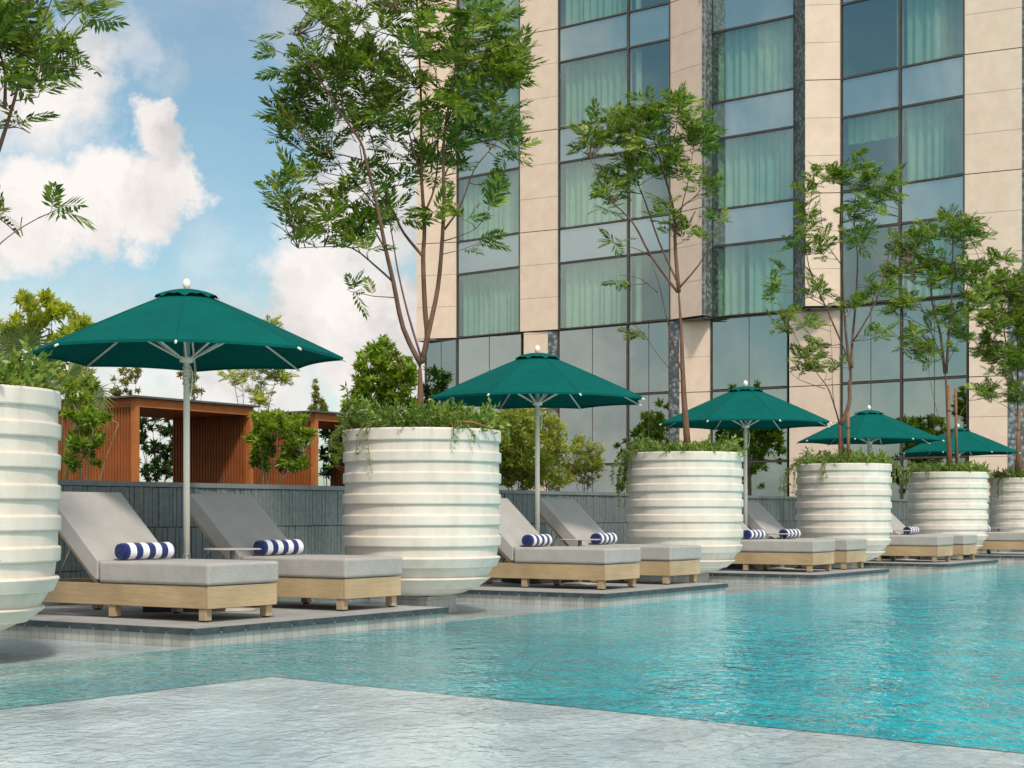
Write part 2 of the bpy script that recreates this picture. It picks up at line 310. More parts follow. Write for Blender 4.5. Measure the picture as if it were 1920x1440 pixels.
def _spandrel():
    m, nt, out = new_mat('spandrel glass')
    p = N(nt, 'ShaderNodeBsdfDiffuse'); p.inputs[0].default_value = (0.13, 0.18, 0.175, 1)
    g = N(nt, 'ShaderNodeBsdfGlossy', Roughness=0.01); g.inputs[0].default_value = (0.78, 0.90, 0.90, 1)
    mx = N(nt, 'ShaderNodeMixShader', Fac=0.42); L(nt, p.outputs[0], mx.inputs[1]); L(nt, g.outputs[0], mx.inputs[2])
    L(nt, mx.outputs[0], out.inputs[0]); return m
MAT['spandrel'] = _spandrel()

# ------------------------------------------------------------------ mesh builder
class MB:
    def __init__(s): s.v = []; s.f = []; s.uv = []; s.smooth = []
    def quad(s, pts, uvs=None, smooth=False):
        i = len(s.v); s.v += [tuple(p) for p in pts]; s.f.append(tuple(range(i, i+len(pts))))
        s.uv.append(uvs or [(0, 0)]*len(pts)); s.smooth.append(smooth)
    def hexa(s, b, t):      # bottom ring of 4, top ring of 4 (ccw seen from above)
        def dist(p, q): return (Vector(p)-Vector(q)).length
        for k in range(4):
            k2 = (k+1) % 4; w = dist(b[k], b[k2])
            s.quad([b[k], b[k2], t[k2], t[k]], [(0, b[k][2]), (w, b[k2][2]), (w, t[k2][2]), (0, t[k][2])])
        w = dist(b[0], b[1]); h = dist(b[1], b[2])
        s.quad([t[0], t[1], t[2], t[3]], [(0, 0), (w, 0), (w, h), (0, h)])
        s.quad([b[3], b[2], b[1], b[0]], [(0, 0), (w, 0), (w, h), (0, h)])
    def box(s, x0, x1, y0, y1, z0, z1):
        s.hexa([(x0, y0, z0), (x1, y0, z0), (x1, y1, z0), (x0, y1, z0)], [(x0, y0, z1), (x1, y0, z1), (x1, y1, z1), (x0, y1, z1)])
    def wallbox(s, p0, p1, z0, z1, th, out=0.0):
        """slab from plan point p0 to p1, thickness th backwards from its front, front moved out by out; p0->p1 runs left to right seen from the front"""
        p0 = Vector(p0[:2]); p1 = Vector(p1[:2]); t = (p1-p0).normalized(); n = Vector((t.y, -t.x))
        a = p0+n*out; b = p1+n*out; c = p1-n*(th-out); d = p0-n*(th-out)
        s.hexa([(a.x, a.y, z0), (b.x, b.y, z0), (c.x, c.y, z0), (d.x, d.y, z0)], [(a.x, a.y, z1), (b.x, b.y, z1), (c.x, c.y, z1), (d.x, d.y, z1)])
    def tube(s, pts, rads, n=7, caps=True):
        pts = [Vector(p) for p in pts]
        if not hasattr(rads, '__len__'): rads = [rads]*len(pts)
        ref = Vector((1, 0, 0)); base = len(s.v); prev = None
        for i, p in enumerate(pts):
            d = (pts[min(i+1, len(pts)-1)]-pts[max(i-1, 0)])
            if d.length < 1e-9: d = Vector((0, 0, 1))
            d.normalize()
            if prev is None:
                u = d.cross(ref)
                if u.length < 0.1: u = d.cross(Vector((0, 1, 0)))
            else: u = prev - d*prev.dot(d)
            u.normalize(); prev = u; w = d.cross(u)
            for k in range(n):
                a = 2*math.pi*k/n; s.v.append(tuple(p+(u*math.cos(a)+w*math.sin(a))*rads[i]))
        for i in range(len(pts)-1):
            for k in range(n):
                a = base+i*n+k; b = base+i*n+(k+1) % n
                s.f.append((a, b, b+n, a+n)); s.uv.append([(0, 0)]*4); s.smooth.append(True)
        if caps:
            s.f.append(tuple(base+k for k in reversed(range(n)))); s.uv.append([(0, 0)]*n); s.smooth.append(False)
            e = base+(len(pts)-1)*n
            s.f.append(tuple(e+k for k in range(n))); s.uv.append([(0, 0)]*n); s.smooth.append(False)
    def lathe(s, prof, n=96, cx=0, cy=0, wob=None, smooth=True, split=False):
        if split:
            for i in range(len(prof)-1): s.lathe(prof[i:i+2], n, cx, cy, wob, smooth)
            return
        base = len(s.v)
        for i, (r, z) in enumerate(prof):
            for k in range(n):
                a = 2*math.pi*k/n
                rr = r+(wob(a, z) if wob and r > 0.01 else 0)
                s.v.append((cx+rr*math.cos(a), cy+rr*math.sin(a), z))
        for i in range(len(prof)-1):
            for k in range(n):
                a = base+i*n+k; b = base+i*n+(k+1) % n
                s.f.append((a, a+n, b+n, b)[::-1]); s.uv.append([(0, 0)]*4); s.smooth.append(smooth)
    def build(s, name, mat, parent=None, bevel=0.0, seg=2):
        me = bpy.data.meshes.new(name); me.from_pydata(s.v, [], s.f)
        uvl = me.uv_layers.new(name='UVMap'); uvl.data.foreach_set('uv', [c for f in s.uv for p in f for c in p])
        me.polygons.foreach_set('use_smooth', s.smooth)
        if bevel:
            bm = bmesh.new(); bm.from_mesh(me); bmesh.ops.remove_doubles(bm, verts=bm.verts, dist=1e-5)
            bmesh.ops.bevel(bm, geom=bm.edges[:], offset=bevel, segments=seg, profile=0.6, affect='EDGES', clamp_overlap=True)
            for f in bm.faces: f.smooth = True
            bm.to_mesh(me); bm.free()
        me.materials.append(mat); me.update()
        o = bpy.data.objects.new(name, me); COL.objects.link(o); o.parent = parent
        if bevel: wn(o)
        return o

def wn(o):
    w_ = o.modifiers.new('wn', 'WEIGHTED_NORMAL'); w_.weight = 90; w_.keep_sharp = False

def sharp_by_angle(o, ang=35):
    me = o.data
    bm = bmesh.new(); bm.from_mesh(me)
    for e in bm.edges:
        e.smooth = not (len(e.link_faces) == 2 and e.calc_face_angle(0) > R(ang))
    bm.to_mesh(me); bm.free()

# ------------------------------------------------------------------ foliage
def leaflet(base, d, side, nrm, ln, w):
    """one pointed leaf (5 corners) from base along d"""
    t = base+d*ln; m1 = base+d*ln*0.45+side*w*0.5+nrm*(-0.06*ln); m2 = base+d*ln*0.45-side*w*0.5+nrm*(-0.06*ln)
    return [base, m1, t+nrm*(-0.12*ln), m2]

def tmpl_pinnate(pairs=8, ln=1.0, ll=0.39, w=0.118, seed=0):
    r = random.Random(seed); q = []
    for i in range(pairs):
        s = (i+1.2)/(pairs+0.6)
        p = Vector((0, s*ln, -0.22*s*s*ln)); sz = ll*(0.65+0.6*math.sin(math.pi*min(1, s*0.85+0.12)))
        for sg in (-1, 1):
            a = R(52+r.uniform(-8, 8))*(1-0.25*s)
            d = Vector((sg*math.sin(a), math.cos(a), -0.12+r.uniform(-0.15, 0.15))).normalized()
            n = Vector((0, 0, 1)); side = d.cross(n).normalized()
            q.append(leaflet(p, d, side, n, sz, w*r.uniform(0.85, 1.2)))
    d = Vector((0, 1, -0.4)).normalized(); q.append(leaflet(Vector((0, ln*0.97, -0.2*ln)), d, Vector((1, 0, 0)), Vector((0, 0, 1)), ll*0.9, w))
    for i in range(3):   # the leaf stalk
        s0, s1 = i/3*ln, (i+1)/3*ln; h = 0.006
        q.append([Vector((-h, s0, -0.22*s0*s0)), Vector((h, s0, -0.22*s0*s0)), Vector((h, s1, -0.22*s1*s1)), Vector((-h, s1, -0.22*s1*s1))])
    return np.array([[tuple(v) for v in x] for x in q])

def tmpl_whorl(n=7, ll=1.0, w=0.34, tilt=15, seed=0):
    r = random.Random(seed); q = []
    for i in range(n):
        a = 2*math.pi*i/n+r.uniform(-0.6, 0.6); e = R(tilt+r.uniform(-50, 55))
        d = Vector((math.cos(a)*math.cos(e), math.sin(a)*math.cos(e), math.sin(e)))
        side = d.cross(Vector((0, 0, 1))).normalized(); nn = side.cross(d).normalized()
        q.append(leaflet(Vector((0, 0, 0.02)), d, side, nn, ll*r.uniform(0.7, 1.1), w*r.uniform(0.8, 1.15)))
    return np.array([[tuple(v) for v in x] for x in q])

def tmpl_spray(n=9, seed=0, w=0.16, ll=0.34):
    """a short shoot with alternate leaves"""
    r = random.Random(seed); q = []
    for i in range(n):
        s = i/(n-1); p = Vector((0, s*0.85, 0.1*math.sin(3*s))); a = r.uniform(0, 6.28); op = R(45+r.uniform(-15, 20))*(1-0.5*s)
        d = Vector((math.cos(a)*math.sin(op), math.cos(op), math.sin(a)*math.sin(op))).normalized()
        side = d.cross(Vector((0.2, 0.3, 1))).normalized(); nn = side.cross(d)
        q.append(leaflet(p, d, side, nn, ll*r.uniform(0.7, 1.15), w*r.uniform(0.8, 1.2)))
    return np.array([[tuple(v) for v in x] for x in q])

PIN = [tmpl_pinnate(6+k % 2, seed=k) for k in range(5)]
WHO = [tmpl_whorl(6+k % 3, seed=k) for k in range(5)]
SPR = [tmpl_spray(8+k, seed=k) for k in range(4)]

def basis(d, roll, up=Vector((0, 0, 1))):
    d = d.normalized(); x = d.cross(up)
    if x.length < 0.05: x = Vector((1, 0, 0))
    x.normalize(); z = x.cross(d)
    c, s = math.cos(roll), math.sin(roll)
    return x*c+z*s, d, z*c-x*s      # columns x, y, z

class Leaves:
    def __init__(s): s.q = []
    def add(s, tmpl, pos, d, scale, roll=0.0, asz=False):
        x, y, z = basis(d, roll)
        if asz: x, y, z = y.cross(x) if False else x, z*-1, y      # template's z along d
        M = np.array([[x.x, y.x, z.x], [x.y, y.y, z.y], [x.z, y.z, z.z]])
        s.q.append(tmpl.reshape(-1, 3) @ M.T * scale + np.array(pos))
    def build(s, name, mat, parent=None):
        v = np.concatenate(s.q).astype(np.float32); n = len(v); nf = n//4
        me = bpy.data.meshes.new(name); me.vertices.add(n); me.vertices.foreach_set('co', v.ravel())
        me.loops.add(n); me.loops.foreach_set('vertex_index', np.arange(n, dtype=np.int32))
        me.polygons.add(nf); me.polygons.foreach_set('loop_start', np.arange(0, n, 4, dtype=np.int32))
        me.update(calc_edges=True); me.materials.append(mat)
        o = bpy.data.objects.new(name, me); COL.objects.link(o); o.parent = parent
        return o

def rdir(r, zlo=-0.4, zhi=1.0):
    a = r.uniform(0, 2*math.pi); z = r.uniform(zlo, zhi); c = math.sqrt(max(0, 1-z*z)); return Vector((c*math.cos(a), c*math.sin(a), z))

def resample(pts, step):
    out = []
    for i in range(len(pts)-1):
        a, b = pts[i], pts[i+1]; n = max(1, int((b-a).length/step))
        out += [a.lerp(b, k/n) for k in range(n)]
    out.append(pts[-1]); return out

def smooth_line(pts):
    o = [pts[0]]
    for i in range(len(pts)-1):
        p0 = pts[max(i-1, 0)]; p1 = pts[i]; p2 = pts[i+1]; p3 = pts[min(i+2, len(pts)-1)]
        for t in (0.33, 0.66, 1.0):
            o.append(0.5*((2*p1)+(p2-p0)*t+(2*p0-5*p1+4*p2-p3)*t*t+(3*p1-p0-3*p2+p3)*t**3))
    return o

def tree_px(name, loc, stems, blobs, label, cat='tree', group=None, tmpl=PIN, leafmat='leaf', barkmat='bark', flen=0.22, per=6, dens=1.0, seed=1, depth=0.75, r0=0.045, twig=0.006):
    """A tree at plan position loc. Stem and leaf-mass positions were measured as (across, up) and are turned into metres in the plane of the trunk; depth is drawn at random round the trunk."""
    r = random.Random(seed); X0, Y0 = loc[0], loc[1]; k = Y0/F
    root = empty(name, (X0, Y0, loc[2])); tag(root, label, cat, group)
    def W(x, y, dy=0.0): return Vector(((x-960)*k-X0, dy, CAMZ+(YH-y)*k-loc[2]))
    tb = MB(); skel = []
    for i, st in enumerate(stems):
        rad0, pts = st[0], st[1]; dd = st[2] if len(st) > 2 else r.uniform(-depth, depth)*0.8
        d0 = st[3] if len(st) > 3 else 0.0
        P = []
        zs = [W(*p).z for p in pts]
        for j, p in enumerate(pts):
            t = j/(len(pts)-1); P.append(W(p[0], p[1], d0+dd*t)+Vector((r.uniform(-1, 1), r.uniform(-1, 1), 0))*0.008)
        P = smooth_line(P); n = len(P)
        tb.tube(P, [max(0.0035, (rad0 if i == 0 else rad0*0.84)*(1-0.82*j/(n-1))) for j in range(n)], 8 if rad0 > 0.02 else 6)
        skel += resample(P, 0.08)
    lv = Leaves(); S = np.array([tuple(p) for p in skel])
    for (cx, cy, rx, ry) in blobs:
        area = rx*ry*k*k; n = max(1, int(area*210*dens+0.5))
        c = W(cx, cy); dyc = r.uniform(-0.5, 0.5)*depth*0.6
        for _ in range(n):
            while True:
                q = Vector((r.uniform(-1, 1), r.uniform(-1, 1), r.uniform(-1, 1)))
                if q.length < 1: break
            tip = Vector((c.x+q.x*rx*k, dyc+q.y*min(depth, 0.25+max(rx, ry)*k*0.9), c.z+q.z*ry*k))
            # joins the nearest limb lying below it
            D = S-np.array(tip); dist = np.sqrt((D**2).sum(1))+np.where(D[:, 2] > -0.05, 0.7, 0.0)+np.where(dist_low(D), 0, 0)
            a = Vector(S[int(dist.argmin())]); v = tip-a
            mid = a+v*0.55+Vector((r.uniform(-.06, .06), r.uniform(-.06, .06), -0.06*v.length))
            tb.tube([a, mid, tip], [twig, twig*0.7, twig*0.45], 4, False)
            dirn = (tip-mid).normalized()
            for _f in range(per):
                d = (dirn*0.7+rdir(r, -0.5, 0.9)).normalized()
                lv.add(r.choice(tmpl), tip+rdir(r)*0.02-dirn*r.uniform(0, 0.08), d, flen*r.uniform(0.65, 1.15), r.uniform(-0.9, 0.9))
            if v.length > 0.25:
                lv.add(r.choice(tmpl), mid, (dirn+rdir(r)).normalized(), flen*0.8, r.uniform(-.8, .8))
    tb.build('trunk', MAT[barkmat], root); lv.build('crown', MAT[leafmat], root)
    return root

def dist_low(D): return D[:, 2] > 99

exec_parts = True
# ================================================================== SETTING
A = (-2.197, 11.127); B = (0.930, 15.968); C = (3.986, 20.870); D_ = (6.90, 25.36); E_ = (9.98, 30.15)
CORN = [A, B, C, D_, E_]
PLAT_L = [3.04, 2.84, 2.70, 2.80, 2.9]
ZW = -0.13

def poly(name, pts, z, mat, uvs=1.0, rot=True):
    m = MB(); c, s_ = (UX, UY) if rot else (1, 0)
    m.quad([(p[0], p[1], z) for p in pts], [((p[0]*c+p[1]*s_)*uvs, (-p[0]*s_+p[1]*c)*uvs) for p in pts])
    return m.build(name, mat)

S0 = Vector((-1.37, 9.15)); SL = S0+Vector((-0.565, -0.825))*12; SR = S0+Vector((0.753, -0.658))*30
lineL = row(A, -20, 0); lineR = row(A, 75, 0)
tag(poly('pool_water', [S0, SR, (75, -12), (90, 90), lineR, lineL, SL], ZW, MAT['deep']), kind='structure')
tag(poly('shallow_water', [S0, SL, (-12, -12), SR], ZW, MAT['thin']), kind='structure')
lb = row(A, -20, 3.0); rb = row(A, 75, 3.0)
tag(poly('shallow_water', [lineL, lineR, rb, lb], ZW, MAT['thin']), kind='structure')
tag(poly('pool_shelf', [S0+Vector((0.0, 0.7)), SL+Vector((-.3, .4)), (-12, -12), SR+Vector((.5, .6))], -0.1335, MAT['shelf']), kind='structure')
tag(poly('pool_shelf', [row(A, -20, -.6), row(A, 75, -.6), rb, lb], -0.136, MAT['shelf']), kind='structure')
g = MB(); g.quad([(-1500, -1500, -0.6), (1500, -1500, -0.6), (1500, 3000, -0.6), (-1500, 3000, -0.6)]); tag(g.build('ground', MAT['ground']), kind='structure')
gp = [row(A, -20, 3.25), row(A, 75, 3.25), row(A, 75, 22), row(A, -20, 22)]
g = MB(); g.hexa([(p.x, p.y, -0.55) for p in gp], [(p.x, p.y, 0.62) for p in gp]); tag(g.build('garden_soil', MAT['soil']), kind='structure')

# decks the sunbeds stand on
for i, c in enumerate(CORN):
    Ln = PLAT_L[i]; o = empty('deck_platform', (c[0], c[1], 0), TH); tag(o, kind='structure')
    m = MB(); m.box(0.0, Ln, 0.0, 2.98, -0.030, 0.0); m.build('deck_slab', MAT['deck'], o)
    m = MB(); m.box(-0.011, Ln+0.011, -0.011, 2.97, -0.045, -0.031); m.build('bedding', MAT['grout'], o)
    m = MB()
    def blocks(n, fn):
        for k in range(n): fn(k)
    n = int(Ln/0.24)
    for k in range(n):
        x0 = -0.012+k*(Ln+0.024)/n; x1 = x0+(Ln+0.024)/n-0.009; m.box(x0, x1, -0.014, 0.03, -0.046, -0.0025)
    for sx in (0, 1):
        n2 = 12
        for k in range(n2):
            y0 = 0.034+k*2.94/n2; y1 = y0+2.94/n2-0.009
            if sx == 0: m.box(-0.014, 0.03, y0, y1, -0.046, -0.0025)
            else: m.box(Ln-0.03, Ln+0.014, y0, y1, -0.046, -0.0025)
    m.build('coping', MAT['slate'], o)
    m = MB(); m.box(0.008, Ln-0.008, 0.010, 2.965, -0.6, -0.0465); m.build('riser', MAT['riser'], o)

# ------------------------------------------------------------------ tiled wall
w0 = row(A, -6, 3.0); wall = empty('tiled_wall', (w0.x, w0.y, 0), TH)
tag(wall, 'long low grey-green wall of narrow upright tiles running behind the sunbeds', 'wall')
WT = 1.095; WL = 70.0
m = MB(); m.box(0, WL, 0.02, 0.26, -0.5, WT-0.045); m.build('wall_core', MAT['darkstone'], wall)
m = MB(); x = 0.0; r = random.Random(3)
while x < WL:
    L_ = 1.2; m.box(x, min(WL, x+L_-0.006), -0.016, 0.28, WT-0.045, WT); x += L_
m.build('wall_cap', MAT['wallcap'], wall)
m = MB()
for (za, zb) in ((-0.15, 0.29), (0.295, 0.672), (0.677, WT-0.047)):
    x = 0.0
    while x < 48:
        w = r.choice((0.042, 0.048, 0.055, 0.062)); pr = r.choice((0.0, 0.003, 0.006, 0.009))
        m.box(x, x+w-0.006, 0.004-pr, 0.022, za, zb-0.003-r.choice((0, 0, 0.004))); x += w
m.build('tiles', MAT['walltile'], wall)

# ------------------------------------------------------------------ planters
def planter_prof():
    P = []; re = 0.745; ri = 0.725
    # (top z, bottom z, outer radius top, outer radius bottom, recess radius after)
    bands = [(1.575, 1.462, re, re, ri), (1.372, 1.272, re, re, ri), (1.178, 1.078, re, re, ri), (0.983, 0.883, re, re, ri),
             (0.790, 0.690, re, re, ri), (0.595, 0.496, re, re-0.003, 0.716), (0.402, 0.305, 0.738, 0.704, 0.672), (0.212, 0.112, 0.648, 0.545, 0.500)]
    for i, (zt, zb, rt, rb_, rr) in enumerate(bands):
        if i: P.append((rt-0.014, zt+0.001))
        P += [(rt-0.004, zt-0.003), (rt, zt-0.014), (rb_, zb+0.012), (rb_-0.004, zb+0.003), (rb_-0.012, zb)]
        P += [(rr, zb-0.002)]
        if i < 7:
            nxt = bands[i+1]; P.append(((rr if i < 5 else (rr-0.01 if i == 5 else nxt[2]-0.03)), nxt[0]+0.002))
    P += [(0.40, 0.062), (0.27, 0.035), (0.10, 0.028)]
    top = [(0.0, 1.50), (0.68, 1.50), (0.68, 1.555), (0.69, 1.572), (0.72, 1.577), (0.737, 1.577)]
    return top+P
WOBR = random.Random(5)
def make_planter(loc):
    root = empty('planter', (loc[0], loc[1], 0), 0.0)
    m = MB(); w = lambda a, z: 0.0016*math.sin(5*a+z*9)+0.001*math.sin(13*a+z*31)
    m.lathe(planter_prof(), 144, wob=w, split=True); o = m.build('bowl', MAT['cast'], root)
    m = MB(); m.lathe([(0.0, 1.512), (0.35, 1.53), (0.675, 1.508)], 48); m.build('soil', MAT['soil'], root)
    m = MB(); m.box(-0.23, 0.23, -0.23, 0.23, -0.175, 0.031)
    p = m.build('plinth', MAT['riser'], root); p.rotation_euler = (0, 0, TH)
    return root
PL = [(-3.62, 10.10), (-0.847, 15.08), (2.233, 20.64), (5.243, 25.30), (8.249, 30.30), (11.25, 35.1)]
plab = ['large white ribbed planter cut off by the left edge of the photo', 'large white ribbed planter holding the tallest tree, beside the first pair of sunbeds',
        'white ribbed planter with one slim bare trunk, right of the second umbrella', 'white ribbed planter with dangling vines, right of the third umbrella',
        'small-looking white ribbed planter with two brown stakes in it', 'farthest white ribbed planter, cut off by the right edge of the photo']
p0 = make_planter(PL[0])
for i, loc in enumerate(PL):
    o = p0 if i == 0 else copy_tree(p0)
    o.location = (loc[0], loc[1], 0); o.rotation_euler = (0, 0, 0.7*i)
    for ch in o.children:
        if ch.name.startswith('plinth'): ch.rotation_euler = (0, 0, TH-0.7*i)
    tag(o, plab[i], 'planter', 'round white ribbed planters in a row')

# greenery in the planters
def greenery(loc, seed, label, hgt=0.12, n=420, vines=(), tall=()):
    r = random.Random(seed); root = empty('trailing_plant', (loc[0], loc[1], 1.50)); tag(root, label, 'plant', 'leafy plants filling the planters')
    lv = Leaves(); tb = MB()
    for _ in range(n):
        a = r.uniform(0, 2*math.pi); q = math.sqrt(r.uniform(0.05, 1))*0.70
        p = Vector((q*math.cos(a), q*math.sin(a), r.uniform(0.0, hgt)*(0.6+0.5*math.sin(3*a+seed)**2)+0.03))
        d = (Vector((p.x, p.y, 0))*r.uniform(-0.5, 1.3)+rdir(r, 0.1, 1)).normalized()
        lv.add(r.choice(SPR), p, d, r.uniform(0.10, 0.19), r.uniform(-3, 3))
    for (ang, reach, drop, spread) in vines:     # trailing stems over the rim
        for k in range(spread):
            a = R(ang+r.uniform(-7, 7)); rr = 0.76+r.uniform(0, reach); dz = drop*r.uniform(0.45, 1.0); side = r.uniform(-0.15, 0.15)
            pts = [Vector((0.55*math.cos(a), 0.55*math.sin(a), 0.05)), Vector((0.72*math.cos(a), 0.72*math.sin(a), 0.13+r.uniform(0, .06)))]
            for j in range(1, 6):
                t = j/5; aa = a+side*t
                pts.append(Vector(((0.78+(rr-0.76)*min(1, t*1.6))*math.cos(aa), (0.78+(rr-0.76)*min(1, t*1.6))*math.sin(aa), 0.10-dz*t**1.3)))
            tb.tube(pts, [0.004]*2+[0.003]*5, 4, False)
            for p in resample(pts[1:], 0.035):
                if r.random() < 0.85:
                    lv.add(r.choice(WHO)[:3], p, (rdir(r, -0.8, 0.4)+Vector((math.cos(a), math.sin(a), 0))*0.5), r.uniform(0.035, 0.06), r.uniform(-2, 2))
    for (ang, q, h) in tall:     # shoots that stand above the rest
        a = R(ang); b0 = Vector((q*math.cos(a), q*math.sin(a), 0.05)); tip = b0+Vector((r.uniform(-.1, .1), r.uniform(-.1, .1), h))
        tb.tube([b0, b0.lerp(tip, .5)+Vector((.02, 0, 0)), tip], 0.004, 4, False)
        for t in np.linspace(0.2, 1, max(5, int(h/0.04))):
            lv.add(r.choice(WHO)[:4], b0.lerp(tip, t), rdir(r, -0.1, 1), r.uniform(0.05, 0.09), r.uniform(-2, 2))
    o = lv.build('foliage', MAT['leafcover'], root)
    if tb.v:
        t = tb.build('tmp', MAT['vine'], None); bm = bmesh.new(); bm.from_mesh(o.data); n0 = len(bm.faces); bm.from_mesh(t.data); bm.faces.ensure_lookup_table()
        for f in bm.faces[n0:]: f.material_index = 1
        bm.to_mesh(o.data); bm.free(); o.data.materials.append(MAT['vine']); bpy.data.objects.remove(t)
greenery(PL[0], 11, 'tall leafy plant rising from the big planter at the left edge', 0.20, 620, [(-60, .05, .1, 4)], [(r_*20-100, .45, .16) for r_ in range(6)])
greenery(PL[1], 12, 'dense green plant spilling over the planter of the tallest tree', 0.20, 800, [(-130, .03, .42, 3), (-175, .10, .25, 9), (-60, .02, .16, 3), (5, .06, .1, 4), (-150, .04, .2, 3)], [(-170, .6, .28), (-175, .68, .42), (170, .6, .3)])
greenery(PL[2], 13, 'plant hanging in a long leafy trail down the left of the slim-trunked planter', 0.13, 420, [(-172, .20, .75, 9), (-165, .12, .5, 9), (-155, .08, .18, 8), (-30, .02, .06, 3)], [(150, .6, .30), (165, .5, .22), (20, .55, .28), (-5, .5, .3)])
greenery(PL[3], 14, 'plant trailing down both sides of the planter behind the third pair of sunbeds', 0.15, 420, [(-170, .24, .6, 10), (-128, .03, .42, 3), (-10, .2, .35, 7)], [(60, .5, .24), (170, .6, .26), (0, .6, .25)])
greenery(PL[4], 15, 'low bushy green plant round the two brown stakes', 0.15, 520, [(-165, .22, .35, 8), (0, .12, .12, 4), (-130, .03, .2, 3)], [(0, .65, .2)])
greenery(PL[5], 16, 'green plant with one long thin trail in the farthest planter', 0.17, 420, [(-150, .05, .65, 4), (-170, .1, .2, 4)], [])

# ------------------------------------------------------------------ sunbeds
BW = 0.78
def make_bed():
    root = empty('sun_lounger', (0, 0, 0), TH)
    m = MB(); t = 0.032
    m.box(0.012, BW-0.012, 0.0, t, 0.100, 0.266); m.build('end_board', MAT['teakend'], root, bevel=0.004, seg=1)
    m = MB(); m.box(0.012, BW-0.012, 2.0-t, 2.0, 0.100, 0.266); m.build('end_board', MAT['teakend'], root, bevel=0.004, seg=1)
    for x_ in (0.010, BW-0.010-t):
        m = MB(); m.box(x_, x_+t, t+0.001, 2.0-t-0.001, 0.100, 0.266); m.build('side_board', MAT['teak'], root, bevel=0.004, seg=1)
    m = MB()
    for k in range(14): m.box(0.045, BW-0.045, 0.05+k*0.082, 0.11+k*0.082, 0.235, 0.262)
    m.build('seat_slats', MAT['teakend'], root)
    for yy in (0.04, 0.98, 1.89):
        for xx in (0.022, BW-0.022-0.068):
            m = MB(); m.box(xx, xx+0.068, yy, yy+0.068, 0.012, 0.0995); lg = m.build('leg', MAT['teakend'], root, bevel=0.003, seg=1)
            m = MB(); m.box(xx+.014, xx+0.054, yy+.014, yy+0.054, 0.0, 0.0118); m.build('foot', MAT['darkstone'], lg)
    # cushion, slightly crowned
    def prism(prof, x0, x1, nm, bev, mat=MAT['cushion']):
        bm = bmesh.new(); a = [bm.verts.new((x0, y, z)) for y, z in prof]; b = [bm.verts.new((x1, y, z)) for y, z in prof]
        bm.faces.new(a); bm.faces.new(b[::-1]); n = len(prof)
        for k in range(n): bm.faces.new((a[k], b[k], b[(k+1) % n], a[(k+1) % n]))
        bmesh.ops.recalc_face_normals(bm, faces=bm.faces)
        bmesh.ops.bevel(bm, geom=bm.edges[:], offset=bev, segments=3, profile=0.6, affect='EDGES', clamp_overlap=True)
        for f in bm.faces: f.smooth = True
        me = bpy.data.meshes.new(nm); bm.to_mesh(me); bm.free(); me.materials.append(mat)
        o = bpy.data.objects.new(nm, me); COL.objects.link(o); o.parent = root; wn(o); return o
    prism([(-0.012, 0.270), (-0.014, 0.435), (0.55, 0.439), (1.132, 0.436), (1.128, 0.270)], -0.004, BW+0.004, 'seat_cushion', 0.028)
    prism([(1.140, 0.292), (1.140, 0.440), (1.712, 0.980), (1.806, 0.880), (1.245, 0.350), (1.165, 0.288)], -0.002, BW+0.002, 'back_cushion', 0.024)
    # thin board under the back cushion and its props
    m = MB(); dx = Vector((0, 0.727, 0.687)); n = Vector((0, 0.687, -0.727))
    for xx in (0.03, BW-0.055):
        a = Vector((xx, 1.172, 0.272)); bq = a+dx*0.86
        m.hexa([a, a+Vector((.025, 0, 0)), a+Vector((.025, 0, 0))+n*.03, a+n*.03], [bq, bq+Vector((.025, 0, 0)), bq+Vector((.025, 0, 0))+n*.03, bq+n*.03])
    for k in range(8):
        a = Vector((0.056, 1.178, 0.272))+dx*(0.08+k*0.1)+n*0.006; e = Vector((BW-0.112, 0, 0))
        m.hexa([a, a+e, a+e+n*.015, a+n*.015], [a+dx*.06, a+e+dx*.06, a+e+dx*.06+n*.015, a+dx*.06+n*.015])
    m.build('back_frame', MAT['teak'], root)
    m = MB()
    for xx in (0.09, BW-0.09): m.tube([(xx, 1.52, 0.56), (xx, 1.72, 0.245)], 0.008, 6)
    m.build('prop', MAT['steel'], root)
    return root
bed0 = make_bed()
BEDS = [(A, .46, .33, 'grey-cushioned wooden sunbed nearest the camera, left one of the first pair'), (A, 2.06, .33, 'grey-cushioned wooden sunbed right of the nearest umbrella pole, its end beside the big planter'),
        (B, .62, .35, 'grey-cushioned wooden sunbed left of the second umbrella pole'), (B, 2.10, .35, 'grey-cushioned wooden sunbed whose back is dappled by sun, right of the second umbrella pole'),
        (C, .72, .35, 'grey-cushioned wooden sunbed left of the third umbrella pole, partly behind a planter'), (C, 1.98, .35, 'grey-cushioned wooden sunbed right of the third umbrella pole, in front of the fourth planter'),
        (D_, .62, .35, 'grey-cushioned wooden sunbed on the fourth deck, left one of its pair'), (D_, 2.0, .35, 'grey-cushioned wooden sunbed on the fourth deck, only its foot end showing'),
        (E_, .55, .35, 'grey-cushioned wooden sunbed farthest off at the right edge')]
TOW = []
for i, (c, a, b, lab) in enumerate(BEDS):
    o = bed0 if i == 0 else copy_tree(bed0)
    p = row(c, a, b); o.location = p; o.rotation_euler = (0, 0, TH+rnd.uniform(-.006, .006)*(i > 1)); tag(o, lab, 'sunbed', 'grey cushioned wooden sunbeds along the pool')
    TOW.append(row(c, a, b+1.04, 0.437))

